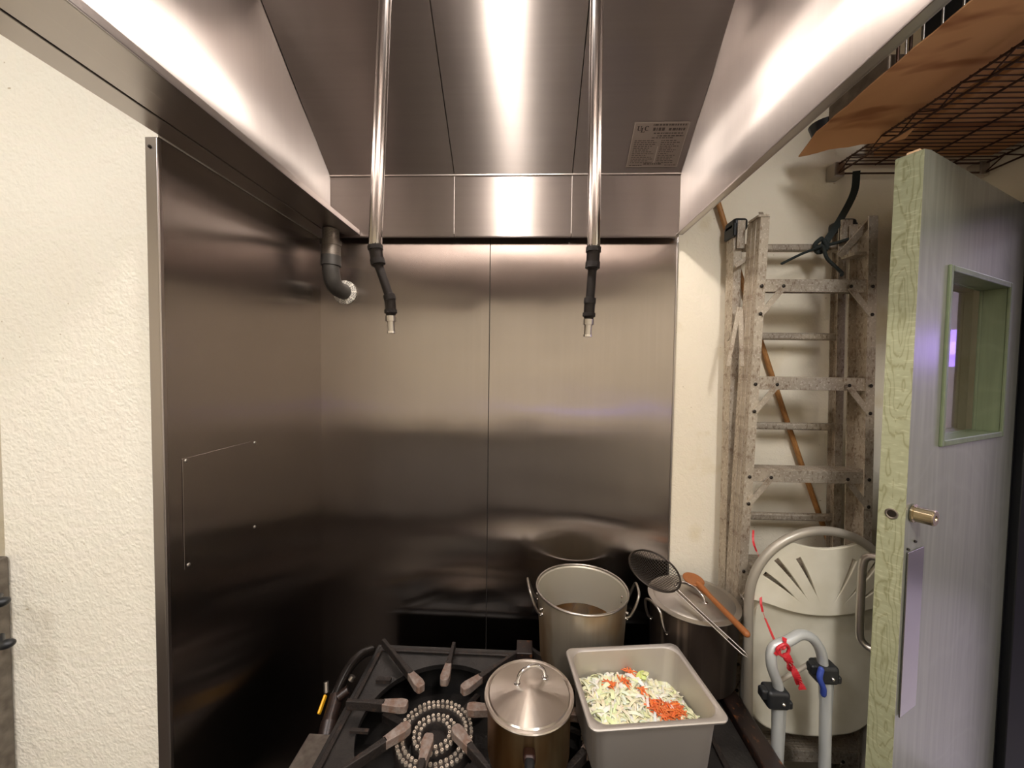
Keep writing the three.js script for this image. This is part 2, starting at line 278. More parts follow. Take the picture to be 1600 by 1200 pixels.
// ------------------------------------------------------------------ exhaust hood
const HB = 2.05, HL = -0.704, HR = 0.508, HF = 0.14, HT = 2.66, PLATE = 1.35;
{
  const h = thing('exhaust_hood', 'large brushed stainless steel exhaust hood overhanging the stove', 'hood', V(-0.09, HB, 0.75));
  const up = (x, y, z) => new THREE.Vector3(x, y, z);
  // back plate in three lengths
  const xs = [HL, -0.264, 0.142, HR], slope = V(0, 0.28, -0.35).normalize(), SLen = 0.45;
  for (let k = 0; k < 3; k++) {
    part(h, 'back_plate', merge([sheet(V(xs[k] + 0.001, HB - 0.008, PLATE), up(0, 0.208, 0), up(xs[k + 1] - xs[k] - 0.002, 0, 0), 10, 14, 0.0004, 300 + k).scale(1, 1, 1), bx(xs[k] + 0.001, xs[k + 1] - 0.001, HB - 0.01, HB + 0.2, PLATE + 0.002, PLATE + 0.012, 0, true)]), hoodSteel);
    const o = V(xs[k] + 0.0015, 2.25, PLATE - 0.002 + (k === 1 ? -0.002 : 0)), a = slope.clone().multiplyScalar(SLen), b = up(xs[k + 1] - xs[k] - 0.003, 0, 0);
    const n = b.clone().cross(a).normalize();
    part(h, 'sloped_panel', merge([sheet(o, a, b, 24, 16, 0.0012, 320 + k * 7), sheet(o.clone().addScaledVector(n, -0.012), a, b, 2, 2, 0, 1)]), hoodSteel);
  }
  // seams standing proud along the plate
  for (const g of [bx(HL, HR, 2.246, 2.252, PLATE - 0.006, PLATE + 0.004, 0.002), bx(-0.265, -0.263, HB, 2.246, PLATE - 0.003, PLATE), bx(0.141, 0.143, HB, 2.246, PLATE - 0.003, PLATE)]) part(h, 'seam', g, chromeDull);
  // sides
  part(h, 'side_panel', merge([sheet(V(HL, HB, PLATE), up(0, 0, PLATE - HF), up(0, HT - HB, 0), 40, 40, 0.003, 340, 3, 0.0042), bx(HL - 0.014, HL - 0.006, HB, HT, HF, PLATE + 0.012)]), hoodSideSteel);
  part(h, 'side_panel', merge([sheet(V(HR, HB, HF), up(0, 0, -(PLATE - HF)), up(0, HT - HB, 0), 40, 40, 0.003, 360, 3, 0.0042), bx(HR + 0.006, HR + 0.010, HB, HT, HF, PLATE + 0.012)]), hoodSideSteel);
  // top and front, out of the picture, which light and mirror the inside
  part(h, 'top_panel', bx(HL - 0.014, HR + 0.014, HT, HT + 0.012, HF, PLATE), hoodSteel);
  part(h, 'front_panel', bx(HL - 0.014, HR + 0.014, HB, HT, HF - 0.012, HF), hoodSteel);
  // the slope runs up into a rear plenum
  const st = V(0, 2.25, PLATE).addScaledVector(slope, SLen);
  part(h, 'plenum_panel', bx(HL, HR, st.y, HT, -st.z, -st.z + 0.01), hoodSteel);
  // gutter lips along the bottom
  part(h, 'gutter_lip', merge([bx(-0.652, -0.598, HB - 0.004, HB, HF, PLATE - 0.002, 0.0015), bx(-0.6005, -0.598, HB - 0.004, HB + 0.012, HF, PLATE - 0.002), bx(HL, -0.652, HB - 0.001, HB + 0.002, HF, PLATE - 0.002)]), trimSteel);
  part(h, 'wall_filler', merge([bx(-0.760, -0.708, HB - 0.002, HB + 0.008, HF, PLATE + 0.04, 0.0015), bx(-0.706, -0.655, HB + 0.004, HB + 0.012, HF, PLATE, 0.001)]), trimSteel, { label: 'steel filler strip against the wall' });
  part(h, 'gutter_lip', merge([bx(0.497, HR + 0.009, HB - 0.005, HB, HF, PLATE, 0.0015), bx(HR + 0.005, HR + 0.0115, HB - 0.005, HB + 0.02, HF, PLATE, 0.0015)]), trimSteel);
  part(h, 'rear_lip', bx(HL, HR, HB + 0.014, HB + 0.022, PLATE + 0.0125, BACK - 0.009, 0.001), trimSteel);
  // rating label on the sloped panel
  const cv = document.createElement('canvas'); cv.width = 512; cv.height = 460; const c = cv.getContext('2d');
  c.fillStyle = '#776b62'; c.fillRect(0, 0, 512, 460); c.strokeStyle = '#94887d'; c.lineWidth = 5; c.strokeRect(8, 8, 496, 444);
  c.fillStyle = '#2a211b'; c.font = 'bold 62px serif'; c.fillText('U', 34, 84); c.fillText('L', 70, 100); c.fillText('C', 102, 84);
  c.fillStyle = '#40362f';
  const words = (x0, x1, y, hh) => { let x = x0; while (x < x1) { const w = rr(8, 34); c.fillRect(x, y, Math.min(w, x1 - x), hh); x += w + rr(5, 10); } };
  words(180, 490, 22, 16); words(185, 300, 56, 30); words(330, 480, 60, 24); words(200, 470, 104, 11); words(240, 480, 130, 11); words(190, 400, 150, 9);
  for (let y = 178; y < 408; y += 19) { words(36, rr(170, 255), y, 8); words(288, rr(380, 478), y, 8); }
  words(170, 350, 418, 13); words(30, 160, 436, 8); words(380, 490, 434, 8); c.fillStyle = '#a59a8f'; c.fillRect(266, 240, 5, 170);
  const lt = new THREE.CanvasTexture(cv); lt.colorSpace = THREE.SRGBColorSpace;
  const lo = V(0.317, 2.25, PLATE - 0.002).addScaledVector(slope, 0.022), la = V(0.170, 0, 0), lb = slope.clone().multiplyScalar(0.133);
  const nn = la.clone().cross(lb).normalize(); lo.addScaledVector(nn, 0.0022);
  const lg = sheet(lo, la, lb, 2, 2, 0, 1); const luv = lg.attributes.uv; for (let i = 0; i < luv.count; i++) luv.setXY(i, luv.getX(i) / 0.170, luv.getY(i) / 0.133);
  part(h, 'rating_label', lg, std({ map: lt, roughness: 0.4, metalness: 0.3 }), { label: 'small printed certification label' });
}
// lamp in the middle of the hood's top
{
  const L = thing('hood_lamp', 'globe lamp under the top of the exhaust hood', 'lamp', V(-0.09, HT, 0.62));
  part(L, 'fitting', (() => { const g = new THREE.CylinderGeometry(0.05, 0.06, 0.05, 32); g.translate(-0.09, HT - 0.025, -0.62); return flat(g); })(), chromeDull);
  part(L, 'globe', (() => { const g = new THREE.SphereGeometry(0.05, 32, 20); g.translate(-0.09, HT - 0.09, -0.62); return flat(g); })(), std({ color: 0xffffff, emissive: WARM, emissiveIntensity: 6, roughness: 0.3 }));
  const p = new THREE.PointLight(WARM, HOOD_LAMP, 0, 2); p.position.set(0, -0.09, 0); p.castShadow = true; p.shadow.radius = 2.4; L.add(p);
}
// ceiling panels over the kitchen floor behind the camera
function troffer(x, d, w, l, label, power) {
  const t = thing('ceiling_light', label, 'lamp', V(x, TOP, d), 'ceiling panels of the kitchen');
  part(t, 'frame', merge([bx(x - w / 2 - 0.02, x + w / 2 + 0.02, TOP - 0.05, TOP - 0.001, d - l / 2 - 0.02, d - l / 2), bx(x - w / 2 - 0.02, x + w / 2 + 0.02, TOP - 0.05, TOP - 0.001, d + l / 2, d + l / 2 + 0.02), bx(x - w / 2 - 0.02, x - w / 2, TOP - 0.05, TOP - 0.001, d - l / 2, d + l / 2), bx(x + w / 2, x + w / 2 + 0.02, TOP - 0.05, TOP - 0.001, d - l / 2, d + l / 2)]), ceilingMat);
  part(t, 'diffuser', bx(x - w / 2, x + w / 2, TOP - 0.045, TOP - 0.035, d - l / 2, d + l / 2), std({ color: 0xffffff, emissive: COOL, emissiveIntensity: 4 }));
  const a = new THREE.RectAreaLight(COOL, power, w, l); a.position.set(0, -0.052, 0); a.rotation.x = -Math.PI / 2; t.add(a);
}
troffer(-1.1, -0.55, 0.3, 1.2, 'long ceiling light panel behind the camera, left one', CEILING_PANEL * 1.12);
troffer(0.5, -0.5, 0.3, 1.2, 'long ceiling light panel behind the camera, right one', CEILING_PANEL * 2.0);
// lamps of the next room
{
  const t = thing('ceiling_light', 'ceiling light panel of the next room', 'lamp', V(3.1, TOP, 1.5));
  part(t, 'diffuser', bx(2.7, 3.5, TOP - 0.045, TOP - 0.002, 1.2, 1.8), std({ color: 0xffffff, emissive: 0xf3ecff, emissiveIntensity: 3 }));
  const a = new THREE.RectAreaLight(0xf3ecff, NEXT_ROOM, 0.8, 0.6); a.position.set(0, -0.052, 0); a.rotation.x = -Math.PI / 2; t.add(a);
  const n = thing('violet_light_tube', 'violet light tube on the far wall of the next room', 'lamp', V(4.29, 1.75, 2.4));
  part(n, 'tube', bx(4.24, 4.298, 1.75, 1.85, 1.6, 3.2, 0.01), std({ color: 0xffffff, emissive: 0xb08cff, emissiveIntensity: 2 }));
  const b = new THREE.RectAreaLight(0xa47cff, VIOLET, 1.6, 0.3); b.position.set(-0.06, 0.05, 0); b.rotation.y = Math.PI / 2; n.add(b);
}
// prep table with a blue light strip across the aisle, seen only in the steel
{
  const t = thing('prep_table', 'steel prep table across the aisle behind the camera', 'table', V(-0.3, 0, -1.65));
  part(t, 'worktop', bx(-2.3, 1.2, 0.86, 0.9, -1.98, -1.3, 0.005), chromeDull);
  part(t, 'cabinet', bx(-2.28, 1.18, 0.06, 0.858, -1.98, -1.34), std({ color: 0x8f8a85, roughness: 0.6 }));
  part(t, 'plinth', bx(-2.25, 1.15, 0, 0.058, -1.98, -1.4), enamel);
  const n = thing('blue_light_strip', 'blue light strip on the wall above the prep table', 'lamp', V(0.85, 1.10, -1.99));
  part(n, 'strip', bx(0.2, 1.5, 1.10, 1.108, -1.998, -1.985), std({ color: 0xffffff, emissive: 0x3038ff, emissiveIntensity: BLUE_STRIP }));
  const a = new THREE.RectAreaLight(0x3038ff, BLUE_STRIP * 2, 1.3, 0.008); a.position.set(0, 0.004, -0.008); n.add(a);
}

// ------------------------------------------------------------------ fire suppression drops under the hood
function drop(label, pts, d) {       // pts: top, sleeve end, bend, lower bend, tip
  const [a, b, c, e, f] = pts.map(([x, y]) => V(x, y, d)), P = (p, q, t) => p.clone().lerp(q, t);
  const o = thing('suppression_pipe', label, 'pipe', f, 'suppression pipes hanging under the hood');
  part(o, 'chrome_sleeve', tube([a, P(a, b, 0.5), b], 0.0125, 12, 20), chrome);
  part(o, 'upper_elbow', merge([tube([b.clone().add(V(0, 0.003, 0)), P(b, c, 0.45), c], 0.0125, 12, 16), rod(b, P(b, c, 0.25), 0.0145, 16), rod(P(b, c, 0.8), P(c, e, 0.06), 0.0140, 16)]), blackPipe);
  part(o, 'drop_pipe', rod(c, e, 0.0085, 16), blackPipe);
  const m = P(e, f, 0.42);
  part(o, 'lower_elbow', merge([rod(P(c, e, 0.9), P(e, f, 0.05), 0.0115, 14), tube([P(c, e, 0.95), P(e, f, 0.15), m], 0.0105, 10, 14), rod(P(e, f, 0.32), m, 0.0122, 14)]), blackPipe);
  const noz = part(o, 'nozzle', merge([rod(m, P(e, f, 0.50), 0.007, 12), rod(P(e, f, 0.50), P(e, f, 0.66), 0.0105, 6), rod(P(e, f, 0.66), P(e, f, 0.95), 0.0072, 14)]), chromeDull, { label: 'small chrome spray nozzle' });
  part(noz, 'nozzle_tip', rod(P(e, f, 0.94), f, 0.0082, 14), chrome);
}
drop('chrome and black suppression pipe with kinked lower end, left of the steel seam', [[-0.268, HT - 0.002], [-0.302, 1.818], [-0.297, 1.786], [-0.272, 1.716], [-0.269, 1.648]], 0.75);
drop('chrome and black suppression pipe hanging straight, above the open stock pot', [[0.116, HT - 0.002], [0.122, 1.815], [0.121, 1.780], [0.117, 1.712], [0.114, 1.645]], 0.75);

// ------------------------------------------------------------------ hood drain pipe
{
  const o = thing('drain_pipe', 'dark grey drain pipe elbow coming out of the hood corner into the wall', 'pipe', V(-0.676, 1.82, 1.34));
  part(o, 'galvanized_collar', merge([rod(V(-0.676, 1.955, 1.30), V(-0.676, 2.047, 1.30), 0.027, 24), rod(V(-0.676, 1.992, 1.30), V(-0.676, 2.008, 1.30), 0.0335, 24), rod(V(-0.676, 1.945, 1.30), V(-0.676, 1.995, 1.30), 0.031, 24)]), zinc);
  part(o, 'elbow', merge([tube([V(-0.676, 1.95, 1.30), V(-0.676, 1.91, 1.30), V(-0.675, 1.872, 1.312), V(-0.673, 1.856, 1.34), V(-0.671, 1.853, 1.392)], 0.0275, 30, 24), rod(V(-0.676, 1.925, 1.30), V(-0.676, 1.958, 1.30), 0.032, 24)]), greyPipe);
  const e = lathe([[0.028, 0], [0.042, 0.001], [0.043, 0.004], [0.03, 0.012], [0.027, 0.012]], 40); e.rotateX(Math.PI / 2); e.translate(-0.671, 1.853, -(BACK - 0.0075));
  part(o, 'wall_flange', e, chipped, { label: 'white chipped wall flange' });
}

// ------------------------------------------------------------------ the grey cabinet at the left edge, with its knobs
{
  const o = thing('grey_cabinet', 'grey metal cabinet edge at the far left, beside the cream wall', 'cabinet', V(-1.3, 0, 0.92));
  part(o, 'body', bx(-1.6, -1.124, 0, 1.16, 0.74, 0.778, 0.004), zinc);
  for (const [x, y] of [[-1.048, 1.100], [-1.040, 1.014]]) { const g = new THREE.SphereGeometry(0.011, 20, 14); g.scale(1.35, 0.85, 1); g.rotateZ(0.2); g.translate(x, y, -0.712); part(o, 'knob', merge([flat(g), rod(V(x - 0.01, y, 0.712), V(-1.095, y - 0.006, 0.742), 0.005, 10)]), blackPlastic); }
}

// ------------------------------------------------------------------ step ladder
{
  const o = thing('step_ladder', 'weathered aluminium step ladder folded flat against the cream wall', 'ladder', V(0.87, 0, 1.29));
  const FL = (y) => lerp(0.648, 0.700, y / 2.05), FR = (y) => lerp(1.098, 1.040, y / 2.05), D0 = 1.215;
  const X = new THREE.Vector3(1, 0, 0);
  const rail = (fx, s, y1) => {           // C channel: web on the outside, flanges turned in
    const at = (y, dx, dd) => V(fx(y) + dx * s, y, D0 + dd);
    return merge([bar(at(0, 0, 0.034), at(y1, 0, 0.034), 0.003, 0.068, X), bar(at(0, 0.012, 0), at(y1, 0.012, 0), 0.026, 0.004, X), bar(at(0, 0.012, 0.068), at(y1, 0.012, 0.068), 0.026, 0.004, X),
      bar(at(0, -0.002, 0.022), at(y1, -0.002, 0.022), 0.003, 0.006, X), bar(at(0, -0.002, 0.044), at(y1, -0.002, 0.044), 0.003, 0.006, X)]);
  };
  part(o, 'front_rail', rail(FL, 1, 2.055), alu); part(o, 'front_rail', rail(FR, -1, 2.055), alu);
  const rv = (x, y, d) => { const g = new THREE.SphereGeometry(0.0055, 10, 6); g.scale(1, 1, 0.5); g.translate(x, y, -d); return flat(g); };
  for (const y of [1.866, 1.567, 1.279, 0.98, 0.68, 0.38]) {
    const a = FL(y) + 0.003, b = FR(y) - 0.003, list = [bx(a, b, y - 0.038, y, D0 + 0.002, D0 + 0.006, 0.001), bx(a, b, y - 0.004, y, D0 + 0.004, D0 + 0.066, 0.001), bx(a, b, y - 0.03, y, D0 + 0.062, D0 + 0.066)];
    for (let k = 0; k < 6; k++) list.push(bx(a, b, y, y + 0.002, D0 + 0.008 + k * 0.0098, D0 + 0.0125 + k * 0.0098));
    const st = part(o, 'step', merge(list), alu);
    for (const [x, s] of [[FL(y), 1], [FR(y), -1]]) {
      part(st, 'brace', bar(V(x + 0.012 * s, y - 0.108, D0 - 0.004), V(x + 0.076 * s, y - 0.026, D0 - 0.004), 0.017, 0.003, X), alu);
      for (const g of [rv(x + 0.012 * s, y - 0.022, D0 - 0.005), rv(x + 0.076 * s, y - 0.022, D0 - 0.006), rv(x + 0.011 * s, y - 0.106, D0 - 0.006)]) part(st, 'rivet', g, rivetMat);
    }
  }
  // rear section
  const RL = (y) => lerp(0.690, 0.672, y / 2.08), RR = (y) => lerp(1.080, 1.028, y / 2.08), RD = 1.335;
  const rear = (fx, s, y1) => merge([bar(V(fx(0), 0, RD), V(fx(y1), y1, RD), 0.003, 0.045, X), bar(V(fx(0) + 0.012 * s, 0, RD - 0.022), V(fx(y1) + 0.012 * s, y1, RD - 0.022), 0.025, 0.003, X), bar(V(fx(0) + 0.006 * s, 0, RD + 0.022), V(fx(y1) + 0.006 * s, y1, RD + 0.022), 0.014, 0.003, X)]);
  part(o, 'rear_rail', rear(RL, 1, 2.06), alu); part(o, 'rear_rail', rear(RR, -1, 2.06), alu);
  for (const y of [1.996, 1.703, 1.401, 1.091, 0.79, 0.49]) part(o, 'rear_rung', merge([bx(RL(y) + 0.002, RR(y) - 0.002, y - 0.012, y + 0.012, RD - 0.012, RD + 0.010, 0.007), rod(V(RR(y) - 0.012, y, RD), V(RR(y) + 0.003, y, RD), 0.0165, 16), rod(V(RL(y) - 0.003, y, RD), V(RL(y) + 0.012, y, RD), 0.0165, 16)]), alu);
  // hinges, caps and folded spreaders
  part(o, 'plastic_cap', merge([bx(0.664, 0.712, 2.045, 2.086, RD - 0.035, RD + 0.03, 0.012), bx(0.664, 0.676, 2.025, 2.07, RD - 0.035, RD + 0.03, 0.005)]), blackPlastic, { label: 'black plastic end cap' });
  part(o, 'plastic_cap', merge([bx(1.004, 1.056, 2.05, 2.084, RD - 0.035, RD + 0.03, 0.012), bx(1.044, 1.056, 2.03, 2.07, RD - 0.035, RD + 0.03, 0.005)]), blackPlastic, { label: 'black plastic end cap' });
  part(o, 'hinge_plate', merge([bx(0.676, 0.700, 1.985, 2.075, RD - 0.036, RD - 0.032), bar(V(0.665, 1.925, RD - 0.05), V(0.702, 1.95, RD - 0.05), 0.014, 0.003, X), bar(V(0.698, 1.94, D0 + 0.07), V(0.720, 2.03, D0 + 0.05), 0.012, 0.003, X)]), alu);
  part(o, 'hinge_plate', merge([bx(1.000, 1.034, 2.01, 2.075, RD - 0.04, RD - 0.034), bar(V(0.985, 1.955, D0 + 0.066), V(1.040, 2.05, D0 + 0.02), 0.022, 0.004, X), bx(0.995, 1.03, 1.945, 1.955, D0 + 0.02, D0 + 0.07)]), alu);
  part(o, 'top_bracket', merge([bx(0.690, 0.722, 2.052, 2.058, D0 - 0.004, D0 + 0.05), bar(V(0.712, 2.05, D0 + 0.01), V(0.716, 2.078, D0 + 0.03), 0.012, 0.003, X)]), alu);
  part(o, 'spreader', bar(V(0.676, 1.79, RD - 0.06), V(0.640, 1.60, RD - 0.075), 0.012, 0.004, X), alu);
  part(o, 'spreader', bar(V(0.681, 1.785, D0 + 0.062), V(0.683, 1.60, D0 + 0.040), 0.015, 0.004, X), alu);
  for (const g of [bx(FL(0) - 0.004, FL(0) + 0.03, 0, 0.04, D0 - 0.006, D0 + 0.075, 0.004), bx(FR(0) - 0.03, FR(0) + 0.004, 0, 0.04, D0 - 0.006, D0 + 0.075, 0.004)]) part(o, 'foot', g, blackPlastic);
}
solo('wooden_stick', 'thin brown wooden stick leaning on the wall behind the ladder', 'stick', tube([V(0.60, 2.30, 1.375), V(0.818, 1.676, 1.385), V(1.031, 1.08, 1.375), V(1.28, 0.42, 1.35)], 0.0085, 40, 12), stickWood);

// ------------------------------------------------------------------ wire shelf over the door and what lies on it
{
  const Y = 2.27, x0 = 1.03, x1 = 1.50, d0 = 0.1, d1 = 1.36;
  const o = thing('wire_shelf', 'brown coated wire shelf mounted high above the green door', 'shelf', V(1.27, Y, 0.75));
  const edge = [];
  for (const x of [x0, x1]) { edge.push(rod(V(x, Y + 0.012, d0), V(x, Y + 0.012, d1), 0.003), rod(V(x, Y - 0.018, d0), V(x, Y - 0.018, d1), 0.003)); const n = 24, z = []; for (let k = 0; k <= n; k++) z.push(V(x, k % 2 ? Y + 0.012 : Y - 0.018, lerp(d0, d1, k / n))); for (let k = 0; k < n; k++) edge.push(rod(z[k], z[k + 1], 0.002, 6)); }
  for (const d of [d0, d1]) edge.push(rod(V(x0, Y + 0.012, d), V(x1, Y + 0.012, d), 0.003), rod(V(x0, Y - 0.018, d), V(x1, Y - 0.018, d), 0.003));
  part(o, 'edge_frame', merge(edge), wireMat);
  const w = []; for (let d = d0 + 0.018; d < d1; d += 0.0195) w.push(rod(V(x0, Y + 0.016, d), V(x1, Y + 0.016, d), 0.0018, 5));
  part(o, 'deck_wires', merge(w), wireMat, { kind: 'stuff' });
  for (const x of [1.15, 1.27, 1.39]) part(o, 'support_wire', rod(V(x, Y + 0.010, d0), V(x, Y + 0.010, d1), 0.003), wireMat);
  for (const g of [bx(x0 - 0.012, x0 + 0.02, Y - 0.03, Y + 0.02, d1 - 0.005, BACK - 0.001, 0.005), bx(x1 - 0.02, x1 + 0.012, Y - 0.03, Y + 0.02, d1 - 0.005, BACK - 0.001, 0.005)]) part(o, 'wall_clip', g, chromeDull);
  // rack of wire dividers standing on it, near the hood
  const y2 = 2.47, u = thing('wire_rack', 'dark wire rack above the cardboard, close to the hood edge', 'rack', V(0.88, 2.316, 0.6));
  const lw = []; for (const y of [2.318, 2.40, y2]) lw.push(rod(V(0.868, y, 0.2), V(0.868, y, 0.98), 0.0035), rod(V(0.896, y, 0.2), V(0.896, y, 0.98), 0.0035)); for (const d of [0.2, 0.98]) { for (const y of [2.318, y2]) lw.push(rod(V(0.868, y, d), V(0.896, y, d), 0.0035)); lw.push(rod(V(0.868, 2.318, d), V(0.868, y2, d), 0.0035), rod(V(0.896, 2.318, d), V(0.896, y2, d), 0.0035)); };
  part(u, 'rack_frame', merge(lw), wireMat);
  const vw = []; for (let d = 0.24; d < 0.98; d += 0.04) vw.push(rod(V(0.868, 2.318, d), V(0.868, y2 + 0.02, d), 0.0022, 6)); part(u, 'upright_wires', merge(vw), chromeDull, { kind: 'stuff' });
}
{
  // cardboard sheet overhanging the shelf's edge, a little sagged
  const nx = 10, ny = 30, pos = [], uv = [], idx = [], T = 0.004;
  const H = (u, v) => 2.300 - 0.022 * Math.pow(1 - u, 2) + 0.012 * fbm(u * 0.6, v * 0.9, 6, 6, 205, 3) - (v > 0.94 ? (v - 0.94) * 0.5 : 0);
  const put = (s) => { for (let j = 0; j <= ny; j++) for (let i = 0; i <= nx; i++) { const u = i / nx, v = j / ny, L = 0.835 - 0.01 * fbm(v, 0.3, 30, 2, 9, 2); pos.push(lerp(L, 1.10, u), H(u, v) + s, -lerp(0.18, 1.275 - 0.05 * u - 0.03 * fbm(u, 0.5, 6, 2, 12, 2), v)); uv.push(u * 0.36, v * 1.1); } };
  put(0); put(T); const N = (nx + 1) * (ny + 1);
  for (let j = 0; j < ny; j++) for (let i = 0; i < nx; i++) { const k = j * (nx + 1) + i; idx.push(k, k + nx + 2, k + 1, k, k + nx + 1, k + nx + 2, N + k, N + k + 1, N + k + nx + 2, N + k, N + k + nx + 2, N + k + nx + 1); }
  for (let j = 0; j < ny; j++) for (const i of [0, nx]) { const a = j * (nx + 1) + i, b = a + nx + 1; idx.push(a, b, N + a, b, N + b, N + a); }
  for (let i = 0; i < nx; i++) for (const j of [0, ny]) { const a = j * (nx + 1) + i, b = a + 1; idx.push(a, b, N + a, b, N + b, N + a); }
  const g = new THREE.BufferGeometry(); g.setAttribute('position', new THREE.Float32BufferAttribute(pos, 3)); g.setAttribute('uv', new THREE.Float32BufferAttribute(uv, 2)); g.setIndex(idx); g.computeVertexNormals();
  solo('cardboard_sheet', 'torn flat brown cardboard sheet overhanging the wire shelf', 'cardboard', toCreasedNormals(g, 0.6), cardboard);
  solo('baking_tray', 'dull metal tray lying on the cardboard near the hood corner', 'tray', bx(0.865, 1.04, 2.314, 2.36, 1.00, 1.19, 0.006), aluDark);
  solo('black_crate', 'black crate lying on the cardboard behind the wire rack', 'crate', bx(0.905, 1.10, 2.314, 2.43, 0.16, 0.97, 0.008), blackPlastic);
  const t = thing('black_pan', 'small black pan with round rim at the cardboard end', 'pan', V(0.90, 2.30, 1.228));
  const l = lathe([[0.0, 0.002], [0.03, 0.002], [0.042, 0.034], [0.044, 0.034], [0.032, 0], [0, 0]], 32); l.translate(0.888, 2.297, -1.226); part(t, 'bowl', l, blackPlastic);
  part(t, 'handle', tube([V(0.93, 2.328, 1.226), V(0.97, 2.335, 1.225), V(1.0, 2.335, 1.225)], 0.006, 10, 8), blackPlastic);
  solo('brown_carton', 'brown carton standing on the wire shelf above the door', 'carton', bx(1.115, 1.485, 2.290, 2.50, 0.62, 1.33, 0.004), cardboard);
  solo('dark_box', 'long dark box lying on the near end of the wire shelf', 'box', bx(1.115, 1.485, 2.290, 2.40, 0.12, 0.60, 0.006), blackPlastic);
}
// black strap tying the ladder to the shelf
{
  const o = thing('black_strap', 'black strap hanging from the wire shelf, tied round the ladder rung', 'strap', V(1.0, 1.87, 1.28));
  const band = (pts, w, t = 0.002) => { const l = []; for (let k = 0; k < pts.length - 1; k++) l.push(bar(pts[k], pts[k + 1], w, t, new THREE.Vector3(0.9, 0.35, 0.3))); return merge(l); };
  const c = new THREE.CatmullRomCurve3([V(1.078, 2.252, 1.345), V(1.062, 2.18, 1.33), V(1.008, 2.085, 1.31), V(0.965, 2.02, 1.30), V(0.94, 1.975, 1.305)]).getPoints(16);
  part(o, 'band', band(c, 0.020), strapMat);
  part(o, 'knot', merge([tube([V(0.945, 2.018, 1.305), V(0.93, 2.0, 1.31), V(0.94, 1.975, 1.31), V(0.96, 1.985, 1.30), V(0.95, 2.01, 1.30)], 0.007, 20, 8), tube([V(0.93, 1.99, 1.305), V(0.98, 2.0, 1.30), V(1.02, 2.012, 1.29)], 0.005, 12, 8)]), strapMat);
  part(o, 'loose_end', tube([V(0.94, 1.99, 1.30), V(0.87, 1.962, 1.28), V(0.795, 1.925, 1.26)], 0.004, 16, 8), strapMat);
  part(o, 'loose_end', tube([V(0.942, 1.985, 1.29), V(0.94, 1.945, 1.27), V(0.955, 1.91, 1.25), V(0.96, 1.89, 1.235), V(0.94, 1.878, 1.21)], 0.005, 20, 8), strapMat);
}

